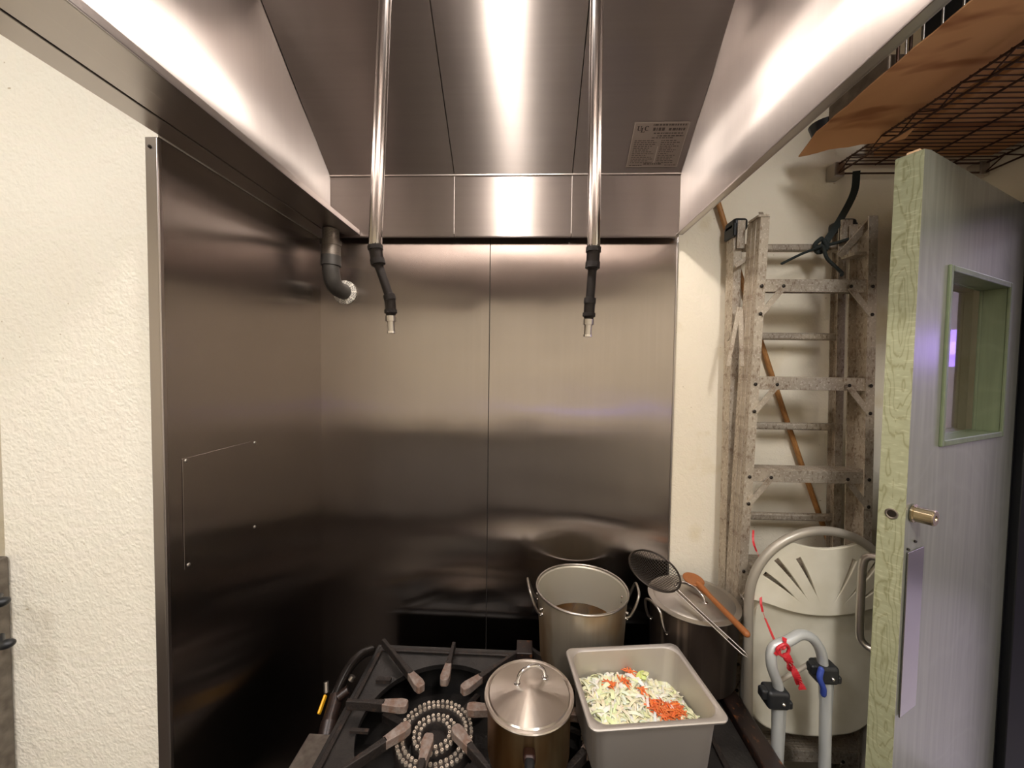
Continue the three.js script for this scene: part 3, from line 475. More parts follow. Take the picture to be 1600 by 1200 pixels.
// ------------------------------------------------------------------ the open green door
{
  const o = new THREE.Group(); o.name = numbered('green_door'); o.position.set(0.893, 0, -0.93); o.rotation.y = Math.atan2(0.463, 0.887); scene.add(o);
  o.userData = { label: 'open green stained wooden door with a small window, at the right', category: 'door' };
  bases.set(o, new THREE.Vector3());
  const W = 0.705, Ht = 2.1, T = 0.05;
  const s = new THREE.Shape(); s.moveTo(0.0005, 0.012); s.lineTo(W, 0.012); s.lineTo(W, Ht); s.lineTo(0.035, Ht); s.lineTo(0.0005, Ht - 0.006); s.closePath();
  const hole = new THREE.Path(); hole.moveTo(0.172, 1.412); hole.lineTo(0.172, 1.842); hole.lineTo(0.582, 1.842); hole.lineTo(0.582, 1.412); hole.closePath(); s.holes.push(hole);
  const g = extrude(s, T - 0.002); g.translate(0, 0, -T + 0.001);
  part(o, 'door_leaf', meterUV(g), doorFace);
  const eg = new THREE.BoxGeometry(0.002, Ht - 0.02, T); { const p = eg.attributes.position, uv = eg.attributes.uv; for (let i = 0; i < p.count; i++) uv.setXY(i, p.getZ(i), p.getY(i)); } eg.translate(-0.0008, Ht / 2 + 0.002, -T / 2);
  part(o, 'edge_band', flat(eg), doorEdge, { label: 'pale green wood grain edge band' });
  const chip = new THREE.Shape(); chip.moveTo(0, 0); chip.lineTo(0.022, 0); chip.lineTo(0.03, 0.006); chip.lineTo(0.004, 0.007); chip.closePath(); const cg = extrude(chip, 0.022); cg.translate(0.001, Ht - 0.0065, -0.032); part(o, 'broken_corner', cg, rawWood);
  // window: beads on both faces and a pane in the middle
  for (const z of [0.002, -T - 0.002]) {
    const l = [], b = (x0, x1, y0, y1) => { const q = new RoundedBoxGeometry(x1 - x0, y1 - y0, 0.008, 2, 0.003); q.translate((x0 + x1) / 2, (y0 + y1) / 2, z); l.push(meterUV(q)); };
    b(0.160, 0.176, 1.400, 1.854); b(0.578, 0.594, 1.400, 1.854); b(0.176, 0.578, 1.400, 1.416); b(0.176, 0.578, 1.838, 1.854); part(o, 'window_bead', merge(l), doorTrim);
  }
  { const l = [], b = (x0, x1, y0, y1) => { const q = new THREE.BoxGeometry(x1 - x0, y1 - y0, T - 0.004); q.translate((x0 + x1) / 2, (y0 + y1) / 2, -T / 2); l.push(meterUV(q)); }; b(0.172, 0.174, 1.412, 1.842); b(0.580, 0.582, 1.412, 1.842); b(0.174, 0.580, 1.412, 1.414); b(0.174, 0.580, 1.840, 1.842); part(o, 'window_reveal', merge(l), doorTrim); }
  { const q = new THREE.PlaneGeometry(0.406, 0.426); q.translate(0.377, 1.627, -T + 0.006); part(o, 'window_pane', flat(q), glassPane, { label: 'clear glass pane' }); }
  // lock cylinder, edge bolt, push plate, pull on the far side
  { const l = lathe([[0, 0], [0.022, 0], [0.022, 0.004], [0.0185, 0.006], [0.0185, 0.036], [0.0165, 0.0385], [0.007, 0.0385], [0.006, 0.036], [0, 0.036]], 32); l.rotateX(Math.PI / 2); l.translate(0.036, 1.25, 0.001); part(o, 'lock_cylinder', l, std({ color: 0xb8a98c, metalness: 1, roughness: 0.25 }), { label: 'brass and steel lock cylinder' }); }
  { const l = lathe([[0.0085, 0.0005], [0.0125, 0.0005], [0.0125, 0.0025], [0.0105, 0.003], [0.0085, 0.002]], 28); l.rotateZ(Math.PI / 2); l.translate(-0.0012, 1.246, -0.024); part(o, 'bolt_ring', l, chromeDull); const q = new THREE.CylinderGeometry(0.0085, 0.0085, 0.002, 24); q.rotateZ(Math.PI / 2); q.translate(-0.0016, 1.246, -0.024); part(o, 'bolt', flat(q), darkSteel); }
  { const q = new RoundedBoxGeometry(0.085, 0.405, 0.003, 2, 0.0012); q.translate(0.058, 0.955, 0.0018); part(o, 'push_plate', meterUV(q), phy({ color: 0xaaa6a2, metalness: 1, roughness: 0.22 }), { label: 'polished steel push plate' }); }
  for (const [x, y] of [[0.02, 1.165], [0.055, 1.178]]) { const q = new THREE.SphereGeometry(0.0035, 10, 6); q.translate(x, y, 0.001); part(o, 'screw_hole', flat(q), rivetMat); }
  { const z = -T, pts = [[0.05, 1.108, z], [0.05, 1.108, z - 0.02], [0.048, 1.100, z - 0.036], [0.046, 1.075, z - 0.043], [0.046, 0.985, z - 0.044], [0.046, 0.895, z - 0.043], [0.048, 0.872, z - 0.036], [0.05, 0.864, z - 0.02], [0.05, 0.864, z]].map(([x, y, k]) => new THREE.Vector3(x, y, k)); part(o, 'pull_handle', tube(pts, 0.009, 60, 14), chromeDull, { label: 'grey metal pull handle' }); }
  { const q = new THREE.BoxGeometry(0.012, Ht - 0.02, T); q.translate(W + 0.006, Ht / 2, -T / 2); part(o, 'hinge_strip', meterUV(q), blackFrame, { label: 'black continuous hinge' }); }
}

// ------------------------------------------------------------------ folding chair
{
  const D = 1.12, cx = 0.855, cy = 0.928, R = 0.203;
  const o = thing('folding_chair', 'folded white plastic chair with grey tube frame in front of the ladder', 'chair', V(cx, 0, D));
  const arc = []; for (let k = 0; k <= 24; k++) { const a = Math.PI * (1 - k / 24); arc.push(V(cx + R * Math.cos(a), cy + R * Math.sin(a), D)); }
  part(o, 'hoop_frame', tube([V(cx - R + 0.012, 0.012, D - 0.03), V(cx - R + 0.006, 0.45, D - 0.012), V(cx - R, 0.85, D), ...arc, V(cx + R, 0.85, D), V(cx + R - 0.006, 0.45, D - 0.012), V(cx + R - 0.012, 0.012, D - 0.03)], 0.0125, 140, 14), greyTube);
  // back panel with fanned slots and a grip opening under the hoop
  const s = new THREE.Shape(), q = (x, y) => [x - cx, y];
  s.moveTo(...q(0.662, 0.925)); s.quadraticCurveTo(...q(0.70, 0.918), ...q(0.74, 0.903)); s.quadraticCurveTo(...q(cx, 0.868), ...q(0.97, 0.903)); s.quadraticCurveTo(...q(1.01, 0.918), ...q(1.048, 0.925));
  const r2 = R - 0.008; s.absarc(0, cy, r2, 0.01, Math.PI * 0.335, false); s.quadraticCurveTo(0, 1.058, r2 * Math.cos(Math.PI * 0.665), cy + r2 * Math.sin(Math.PI * 0.665)); s.absarc(0, cy, r2, Math.PI * 0.665, Math.PI - 0.01, false);
  const slot = ([x0, y0], [x1, y1], w) => { const dx = x1 - x0, dy = y1 - y0, L = Math.hypot(dx, dy), nx = -dy / L, ny = dx / L, h = new THREE.Path(); h.moveTo(...q(x0 + nx * w, y0 + ny * w)); h.quadraticCurveTo(...q(lerp(x0, x1, 0.5) + nx * w * 1.6, lerp(y0, y1, 0.5) + ny * w * 1.6), ...q(x1, y1)); h.quadraticCurveTo(...q(lerp(x0, x1, 0.5) + nx * w * 0.1, lerp(y0, y1, 0.5) + ny * w * 0.1), ...q(x0 - nx * w, y0 - ny * w)); h.closePath(); return h; };
  const left = [[[0.688, 1.003], [0.795, 0.918]], [[0.720, 1.046], [0.822, 0.918]], [[0.782, 1.052], [0.849, 0.918]]];
  for (const [a, b] of left) { s.holes.push(slot(a, b, 0.0085)); s.holes.push(slot([2 * cx + 0.012 - a[0], a[1]], [2 * cx + 0.012 - b[0] + 0.012, b[1]], 0.0085)); }
  const bg = extrude(s, 0.008, 0.002, 20); bg.translate(cx, 0, -(D + 0.006)); part(o, 'backrest', meterUV(bg), plastic);
  const seat = new THREE.Shape(); seat.moveTo(-0.178, 0.60); seat.quadraticCurveTo(-0.165, 0.535, -0.10, 0.52); seat.quadraticCurveTo(0, 0.498, 0.10, 0.52); seat.quadraticCurveTo(0.165, 0.535, 0.178, 0.60); seat.lineTo(0.178, 0.86); seat.quadraticCurveTo(0.178, 0.905, 0.13, 0.905); seat.lineTo(-0.13, 0.905); seat.quadraticCurveTo(-0.178, 0.905, -0.178, 0.86); seat.closePath();
  const sg = extrude(seat, 0.018, 0.006, 20); sg.translate(cx, 0, -(D + 0.040)); part(o, 'seat', meterUV(sg), plastic);
  for (const sx of [-1, 1]) part(o, 'rear_leg', tube([V(cx + sx * 0.186, 0.012, D + 0.05), V(cx + sx * 0.186, 0.5, D + 0.045), V(cx + sx * 0.186, 0.86, D + 0.03)], 0.010, 12, 10), greyTube);
  part(o, 'cross_bar', rod(V(cx - R + 0.01, 0.22, D - 0.02), V(cx + R - 0.01, 0.22, D - 0.02), 0.009, 10), greyTube);
}

// ------------------------------------------------------------------ folding step stool with its handle up
{
  const o = thing('folding_stool', 'grey tube handle frame with black clamps standing in front of the white chair', 'stool frame', V(0.74, 0, 1.01));
  const lx = 0.650, rx = 0.795, dl = 0.985, dr = 1.015, top = 0.905;
  part(o, 'handle_tube', tube([V(lx + 0.008, 0.715, dl + 0.005), V(lx + 0.004, 0.775, dl), V(lx - 0.018, 0.835, dl - 0.006), V(lx - 0.012, 0.876, dl), V(lx + 0.03, 0.895, dl + 0.005), V(0.715, top, 1.0), V(0.748, 0.893, 1.005), V(0.775, 0.855, 1.01), V(rx - 0.008, 0.80, dr), V(rx, 0.72, dr)], 0.0125, 80, 14), stoolTube);
  for (const [x, d, y, sx] of [[lx + 0.004, dl, 0.752, 1], [rx, dr, 0.800, 1]]) {
    const c = part(o, 'clamp', merge([bx(x - 0.034, x + 0.022, y - 0.026, y + 0.022, d - 0.02, d + 0.024, 0.010), bx(x - 0.046, x - 0.026, y - 0.006, y + 0.020, d - 0.012, d + 0.012, 0.006), bx(x + 0.012, x + 0.03, y - 0.024, y - 0.004, d - 0.016, d + 0.014, 0.005)]), blackPlastic, { label: 'black plastic clamp' });
    const g = new THREE.SphereGeometry(0.005, 10, 6); g.translate(x + 0.002, y - 0.006, -(d - 0.02)); part(c, 'clamp_screw', flat(g), chrome);
    part(o, 'leg', rod(V(x, y, d), V(x + 0.014, 0.004, d - 0.01), 0.0135, 14), stoolTube);
    part(o, 'leg', rod(V(x + 0.024, y - 0.01, d + 0.018), V(x + 0.036, 0.004, d + 0.05), 0.0105, 14), stoolTube);
  }
  part(o, 'cross_tube', rod(V(lx + 0.02, 0.775, dl + 0.02), V(rx - 0.01, 0.815, dr + 0.02), 0.006, 10), greyTube);
  part(o, 'footstep', bx(lx + 0.02, rx + 0.02, 0.20, 0.225, 0.985, 1.06, 0.004), blackPlastic);
  part(o, 'blue_tie', merge([tube([V(rx - 0.03, 0.82, dr - 0.022), V(rx - 0.036, 0.80, dr - 0.026), V(rx - 0.026, 0.775, dr - 0.026), V(rx - 0.022, 0.755, dr - 0.022)], 0.007, 16, 8)]), std({ color: 0x2a3f8e, roughness: 0.6 }), { label: 'blue tie' });
}
// red ribbon from the ladder down to the handle
{
  const o = thing('red_ribbon', 'red plastic ribbon tied from the ladder to the grey handle tube', 'ribbon', V(0.68, 0.78, 1.02));
  const strip = (pts, w) => { const c = new THREE.CatmullRomCurve3(pts).getPoints(20), l = []; for (let k = 0; k < 20; k++) { const a = k * 0.35; l.push(bar(c[k], c[k + 1].clone().lerp(c[k], -0.1), w, 0.0008, new THREE.Vector3(Math.cos(a), 0, Math.sin(a) * 0.6))); } return merge(l); };
  part(o, 'upper_strand', strip([V(0.706, 1.092, 1.205), V(0.699, 1.06, 1.19), V(0.702, 1.02, 1.16), V(0.695, 0.97, 1.14), V(0.675, 0.915, 1.10), V(0.662, 0.89, 1.04), V(0.646, 0.885, 0.985)], 0.006), redRibbon);
  part(o, 'knot', merge([tube([V(0.636, 0.885, 0.968), V(0.655, 0.90, 0.968), V(0.668, 0.885, 0.972), V(0.655, 0.868, 0.968)], 0.004, 20, 8, true), strip([V(0.632, 0.872, 0.968), V(0.65, 0.893, 0.966), V(0.665, 0.905, 0.985)], 0.010)]), redRibbon);
  part(o, 'loose_end', strip([V(0.656, 0.878, 0.966), V(0.672, 0.845, 0.962), V(0.690, 0.81, 0.965), V(0.703, 0.785, 0.968)], 0.017), redRibbon);
  part(o, 'loose_end', strip([V(0.656, 0.878, 0.968), V(0.665, 0.845, 0.970), V(0.680, 0.825, 0.972), V(0.698, 0.792, 0.975)], 0.012), redRibbon);
}

// ------------------------------------------------------------------ stove
const DK = 0.60, SL = -0.512, SR = 0.642, SB = 1.305, SF = 0.62, GT = 0.64;
const burners = [[-0.238, 1.0], [0.262, 1.0]];
{
  const o = thing('stock_pot_stove', 'low black cast iron stock pot stove under the hood', 'stove', V(0.06, 0, 0.96));
  const s = new THREE.Shape(); s.moveTo(SL, -SB); s.lineTo(0.585, -SB); s.lineTo(0.585, -SF); s.lineTo(SL, -SF); s.closePath();
  for (const [x, d] of burners) { const h = new THREE.Path(); h.absellipse(x, -(d + 0.02), 0.212, 0.212, 0, Math.PI * 2, true); s.holes.push(h); }
  // shape drawn in (x, z); laid flat
  const g = extrude(s, 0.014, 0.001, 64); g.rotateX(Math.PI / 2); g.translate(0, DK, 0);
  part(o, 'top_plate', meterUV(g), enamel);
  part(o, 'drip_tray', bx(SL + 0.01, 0.58, 0.46, 0.468, SF + 0.01, SB - 0.01), enamel);
  part(o, 'body', merge([bx(SL, SR, 0.03, 0.46, SF, SB), bx(SL, SL + 0.01, 0.46, DK - 0.014, SF, SB), bx(0.575, 0.585, 0.46, DK - 0.014, SF, SB), bx(SL, SR, 0.46, DK - 0.014, SF, SF + 0.01), bx(SL, SR, 0.46, DK - 0.014, SB - 0.01, SB)]), enamel);
  for (const g of [bx(SL + 0.02, SL + 0.07, 0, 0.03, SF + 0.02, SF + 0.07), bx(SR - 0.07, SR - 0.02, 0, 0.03, SF + 0.02, SF + 0.07), bx(SL + 0.02, SL + 0.07, 0, 0.03, SB - 0.07, SB - 0.02), bx(SR - 0.07, SR - 0.02, 0, 0.03, SB - 0.07, SB - 0.02)]) part(o, 'foot', g, castIron);
  part(o, 'right_rail', merge([bx(0.588, SR, 0.462, 0.622, SF, SB - 0.115, 0.006)]), greasy, { label: 'greasy brown-black side rail' });
  part(o, 'side_panel', bx(-0.578, SL - 0.002, 0.03, 0.586, SF, 0.985, 0.002), zinc, { label: 'dull stainless side panel' });
  part(o, 'corner_block', bx(-0.024, 0.03, DK + 0.001, 0.645, 1.235, 1.30, 0.003), greasy);
  for (const g of [bx(SL + 0.055, SL + 0.10, DK + 0.001, DK + 0.012, 1.14, 1.155), bx(SL + 0.05, SL + 0.10, DK + 0.001, DK + 0.008, 0.975, 0.985)]) part(o, 'left_bracket', g, castIron);
  // jet burners: two cast rings with rows of brass tips
  for (const [x, d] of burners) {
    const b = part(o, 'burner', (() => {
      const prof = (r0, r1) => [[r0, 0.0], [r1, 0.0], [r1 + 0.003, 0.03], [r1, 0.050], [r1 - 0.003, 0.053], [r0 + 0.003, 0.053], [r0, 0.050], [r0 - 0.003, 0.03], [r0, 0]];
      const l = [lathe(prof(0.074, 0.105), 64), lathe(prof(0.032, 0.060), 48), lathe([[0, 0.03], [0.03, 0.03], [0.032, 0.034], [0.012, 0.05], [0, 0.052]], 32)];
      for (let k = 0; k < 4; k++) { const a = k * Math.PI / 2 + 0.5; l.push(bar(new THREE.Vector3(0.05 * Math.cos(a), 0.02, 0.05 * Math.sin(a)), new THREE.Vector3(0.2 * Math.cos(a), 0.005, 0.2 * Math.sin(a)), 0.018, 0.02, new THREE.Vector3(-Math.sin(a), 0, Math.cos(a)))); }
      const m = merge(l.map((q) => { if (!q.attributes.uv) q.setAttribute('uv', new THREE.Float32BufferAttribute(new Float32Array(q.attributes.position.count * 2), 2)); return q; })); m.translate(x, 0.535, -d); return m;
    })(), castIron);
    const tip = lathe([[0.0018, 0.002], [0.0018, 0.0075], [0.0044, 0.0075], [0.0049, 0.0062], [0.0052, 0]], 10, 0.4);
    for (const [r, n] of [[0.099, 46], [0.084, 40], [0.055, 24], [0.041, 18]]) {
      const l = []; for (let k = 0; k < n; k++) { const a = k / n * Math.PI * 2 + r * 20, q = tip.clone(); q.rotateX(rr(-0.15, 0.15)); q.rotateZ(rr(-0.15, 0.15)); q.translate(x + r * Math.cos(a), 0.585 + rr(-0.0015, 0.002), -(d + r * Math.sin(a))); l.push(q); }
      part(b, 'brass_tips', merge(l), brassTip, { kind: 'stuff', label: 'ring of small bright gas jets' });
    }
  }
}
// grates: each lifts off
function grate(label, cx, cd, x0, x1, d0, d1) {
  const o = thing('burner_grate', label, 'grate', V(cx, DK, cd), 'cast iron grates of the stove');
  part(o, 'frame', merge([bx(x0, x1, DK + 0.0015, DK + 0.009, d0, d0 + 0.014, 0.003), bx(x0, x1, DK + 0.0015, DK + 0.009, d1 - 0.014, d1, 0.003), bx(x0, x0 + 0.014, DK + 0.0015, DK + 0.009, d0 + 0.014, d1 - 0.014, 0.003), bx(x1 - 0.014, x1, DK + 0.0015, DK + 0.009, d0 + 0.014, d1 - 0.014, 0.003)]), castIron);
  for (let k = 0; k < 8; k++) {
    const a = k * Math.PI / 4, c = Math.cos(a), s = Math.sin(a), out = Math.min(Math.abs(c) > 1e-6 ? ((c > 0 ? x1 - cx : cx - x0) - 0.004) / Math.abs(c) : 9, Math.abs(s) > 1e-6 ? ((s > 0 ? d1 - cd : cd - d0) - 0.004) / Math.abs(s) : 9);
    const lay = (pts, h, y) => { const p = new THREE.Shape(); pts.forEach(([r, w], i) => (i ? p.lineTo(r, w) : p.moveTo(r, w))); [...pts].reverse().forEach(([r, w]) => p.lineTo(r, -w)); p.closePath(); const g = extrude(p, h - 0.004, 0.002); g.rotateX(-Math.PI / 2); g.rotateY(a); g.translate(cx, y, -cd); return meterUV(g); };
    const f = part(o, 'finger', lay([[0.15, 0.007], [out * 0.6 + 0.06, 0.0035], [out, 0.004]], 0.026, DK + 0.014 + 0.002), castIron);
    part(f, 'finger_tip', lay([[0.086, 0.007], [0.090, 0.0105], [0.105, 0.013], [0.152, 0.008]], 0.022, GT - 0.020), wornTip, { label: 'heat-worn pale finger tip' });
  }
}
grate('eight-fingered black grate over the open jet burner at left', -0.240, 1.035, -0.500, -0.012, 0.79, 1.285);
grate('eight-fingered black grate hidden under the pots and salad pan', 0.262, 1.035, 0.012, 0.512, 0.79, 1.285);
// gas hose and valve in the left corner
{
  const o = thing('gas_hose', 'greasy black gas hose with a yellow valve handle in the left corner', 'hose', V(-0.55, DK, 1.1));
  part(o, 'hose', tube([V(-0.515, 0.625, 1.245), V(-0.535, 0.632, 1.215), V(-0.553, 0.626, 1.17), V(-0.562, 0.60, 1.11), V(-0.556, 0.575, 1.06)], 0.0155, 40, 16), std({ color: 0x15110f, roughness: 0.22 }));
  part(o, 'valve_body', merge([rod(V(-0.552, 0.560, 1.035), V(-0.560, 0.592, 1.10), 0.021, 16), rod(V(-0.548, 0.545, 1.02), V(-0.552, 0.565, 1.045), 0.026, 8), rod(V(-0.548, 0.60, 1.085), V(-0.525, 0.612, 1.10), 0.013, 12)]), greasy);
  part(o, 'valve_handle', bar(V(-0.588, 0.578, 1.050), V(-0.586, 0.606, 1.085), 0.007, 0.016, new THREE.Vector3(1, 0, 0), 0.003), yellow, { label: 'yellow valve handle' });
  part(o, 'fitting', merge([rod(V(-0.592, 0.60, 1.10), V(-0.598, 0.625, 1.11), 0.008, 10), rod(V(-0.53, 0.62, 1.125), V(-0.524, 0.63, 1.13), 0.009, 8)]), chromeDull);
  part(o, 'supply_pipe', rod(V(-0.552, 0.56, 1.03), V(-0.600, 0.05, 1.12), 0.012, 12), blackPipe);
}

// ------------------------------------------------------------------ pots
function placed(g, x, y, d) { g.translate(x, y, -d); return g; }
function loop(pts, r = 0.004, n = 30) { return tube(pts, r, n, 10); }
{ // open stock pot
  const x = 0.186, d = 1.236, y = GT + 0.0005, H = 0.238, R = 0.147;
  const o = thing('stock_pot', 'open scorched aluminium stock pot with broth at the back of the stove', 'pot', V(x, y, d));
  part(o, 'pot_body', placed(lathe([[0, 0], [0.118, 0], [0.127, 0.004], [0.132, 0.014], [0.1435, H - 0.012], [R - 0.002, H - 0.006]], 72), x, y, d), potAlu);
  part(o, 'pot_inside', placed(lathe([[R - 0.002, H - 0.007], [0.1405, H - 0.012], [0.1285, 0.016], [0.120, 0.006], [0, 0.006]], 72), x, y, d), potInside);
  { const t = new THREE.TorusGeometry(R - 0.001, 0.0038, 12, 96); t.rotateX(Math.PI / 2); t.translate(x, y + H - 0.004, -d); part(o, 'rim', flat(t), chromeDull); }
  for (const a0 of [Math.PI * 1.03, -0.12]) {
    const c = Math.cos(a0), s = Math.sin(a0), at = (r, w, yy) => V(x + r * c - w * s, y + yy, d + r * s + w * c);
    const h = part(o, 'handle', loop([at(0.137, 0.042, 0.175), at(0.150, 0.043, 0.185), at(0.163, 0.043, 0.215), at(0.172, 0.038, 0.242), at(0.175, 0.02, 0.25), at(0.175, -0.02, 0.25), at(0.172, -0.038, 0.242), at(0.163, -0.043, 0.215), at(0.150, -0.043, 0.185), at(0.137, -0.042, 0.175)], 0.0042, 60), chromeDull);
    const rv = []; for (const w of [-0.042, 0.042]) for (const yy of [0.172, 0.190]) { const g = new THREE.SphereGeometry(0.0052, 10, 8), p = at(0.1385, w, yy), q = at(0.134, w, yy + 0.002); g.translate(p.x, p.y, p.z); const g2 = new THREE.SphereGeometry(0.0052, 10, 8); g2.translate(q.x, q.y, q.z); rv.push(flat(g), flat(g2)); }
    rv.forEach((g) => part(h, 'rivet', g, chrome));
  }
}
solo('broth', 'thin yellowish broth lying in the open stock pot', 'liquid', placed(lathe([[0, 0.0065], [0.119, 0.0065], [0.1275, 0.0165], [0.1325, 0.098], [0.1325, 0.10], [0, 0.10]], 64), 0.186, GT + 0.0005, 1.236), broth, 'stuff');
{ // covered stock pot
  const x = 0.530, d = 1.208, y = GT, H = 0.222, R = 0.131;
  const o = thing('stock_pot', 'covered dark stained stock pot at the right end of the stove', 'pot', V(x, y, d));
  part(o, 'pot_body', placed(lathe([[0, 0], [0.118, 0], [0.124, 0.006], [R - 0.003, H], [R, H + 0.003], [R - 0.006, H + 0.003], [R - 0.007, H - 0.004], [0.118, 0.01], [0, 0.01]], 72), x, y, d), potDark);
  for (const a0 of [0.15, Math.PI + 0.35]) {
    const c = Math.cos(a0), s = Math.sin(a0), at = (r, w, yy) => V(x + r * c - w * s, y + yy, d + r * s + w * c);
    const h = part(o, 'handle', loop([at(0.125, 0.036, 0.165), at(0.136, 0.038, 0.175), at(0.146, 0.038, 0.205), at(0.150, 0.032, 0.232), at(0.151, 0, 0.242), at(0.150, -0.032, 0.232), at(0.146, -0.038, 0.205), at(0.136, -0.038, 0.175), at(0.125, -0.036, 0.165)], 0.004, 60), chromeDull);
    const rv = []; for (const w of [-0.036, 0.036]) { const g = new THREE.SphereGeometry(0.005, 10, 8), p = at(0.1275, w, 0.163); g.translate(p.x, p.y, p.z); rv.push(flat(g)); } rv.forEach((g) => part(h, 'rivet', g, chrome));
  }
  const l = thing('pot_lid', 'flat grey lid with wire loop handle on the dark stock pot', 'lid', V(x, y + H, d));
  part(l, 'lid_disc', placed(lathe([[0, 0.010], [0.132, 0.004], [0.1345, 0.0055], [0.134, 0.008], [0.118, 0.0085], [0.112, 0.013], [0.085, 0.0155], [0.080, 0.0185], [0.03, 0.021], [0, 0.0215]], 72), x, y + H, d), phy({ color: 0xb4ada4, metalness: 0.9, roughness: 0.42 }));
  const c = Math.cos(-1.02), s = Math.sin(-1.02), at = (w, yy) => V(x - 0.008 + w * c, y + H + yy, d + w * s);
  part(l, 'loop_handle', loop([at(-0.05, 0.019), at(-0.042, 0.034), at(-0.025, 0.043), at(0, 0.046), at(0.025, 0.043), at(0.042, 0.034), at(0.05, 0.019)], 0.0042, 40), chrome);
  for (const g of [-0.052, 0.052].map((w) => { const g = new THREE.SphereGeometry(0.008, 12, 8); g.scale(1, 0.45, 1); const p = at(w, 0.020); g.translate(p.x, p.y, p.z); return flat(g); })) part(l, 'handle_rivet', g, chrome);
}
{ // skimmer lying across the lid
  const C = V(0.405, 0.960, 1.198), h = V(0.585, -0.372, -0.72).normalize(), e = V(0.753, 0.05, 0.658); e.addScaledVector(h, -e.dot(h)).normalize();
  const n = e.clone().cross(h).normalize(); if (n.y > 0) n.negate();
  const o = thing('skimmer', 'round wire mesh skimmer with long flat handle lying across the pot lid', 'skimmer', C.clone());
  const R = 0.079, P = (a, b, c = 0) => C.clone().addScaledVector(h, a).addScaledVector(e, b).addScaledVector(n, c);
  const ring = []; for (let k = 0; k < 40; k++) { const t = k / 40 * Math.PI * 2; ring.push(P(R * Math.cos(t), R * Math.sin(t))); }
  part(o, 'ring', tube(ring, 0.003, 80, 10, true), darkSteel);
  const net = [], dip = (a, b) => 0.030 * (1 - (a * a + b * b) / (R * R)), N = 23;
  for (let k = 1; k < N; k++) { const a = lerp(-R, R, k / N), w = Math.sqrt(R * R - a * a), p1 = [], p2 = []; for (let j = 0; j <= 10; j++) { const b = lerp(-w, w, j / 10); p1.push(P(a, b, dip(a, b))); p2.push(P(b, a, dip(a, b))); } for (const p of [p1, p2]) net.push(new THREE.TubeGeometry(new THREE.CatmullRomCurve3(p), 14, 0.0008, 4)); }
  part(o, 'wire_mesh', merge(net), darkSteel, { kind: 'stuff', label: 'fine dark wire mesh bowl' });
  const bars = [-0.0075, 0.0075].map((b) => tube([P(R * 0.98, b * 0.9), P(0.16, b * 0.7, 0.001), P(0.25, b * 0.9, 0.002), P(0.285, b * 0.8, 0.002)], 0.0018, 30, 8));
  part(o, 'handle', merge([...bars, tube([P(0.285, -0.006, 0.002), P(0.293, 0, 0.002), P(0.285, 0.006, 0.002)], 0.0018, 10, 8), bar(P(R * 0.98, 0, 0.0), P(0.240, 0, 0.002), 0.011, 0.0016, e)]), chromeDull);
}
{ // wooden spoon on the lid
  const a = V(0.547, 0.908, 1.247), b = V(0.590, 0.888, 1.020), dir = b.clone().sub(a).normalize();
  const o = thing('wooden_spoon', 'brown wooden spoon resting on the grey pot lid', 'spoon', a.clone());
  const prof = []; const g = new THREE.SphereGeometry(1, 28, 18); const p = g.attributes.position;
  for (let i = 0; i < p.count; i++) { let [x, y, z] = [p.getX(i), p.getY(i), p.getZ(i)]; if (y > 0) y = y * 0.5 - 0.55 * Math.max(0, 1 - (x * x + z * z) * 1.25); p.setXYZ(i, x * 0.031, y * 0.012, z * 0.036); }
  g.computeVertexNormals(); const m = new THREE.Matrix4().makeBasis(new THREE.Vector3(0, 1, 0).cross(dir).normalize(), new THREE.Vector3(0, 1, 0).addScaledVector(dir, -dir.y).normalize(), dir); m.setPosition(a); g.applyMatrix4(m);
  part(o, 'spoon_bowl', flat(g), spoonWood);
  part(o, 'spoon_handle', merge([taper(a.clone().addScaledVector(dir, 0.026), a.clone().addScaledVector(dir, 0.085), 0.0115, 0.0075), taper(a.clone().addScaledVector(dir, 0.085), b, 0.0075, 0.0092), (() => { const s = new THREE.SphereGeometry(0.0092, 12, 8); s.translate(b.x, b.y, b.z); return flat(s); })()]), spoonWood);
}
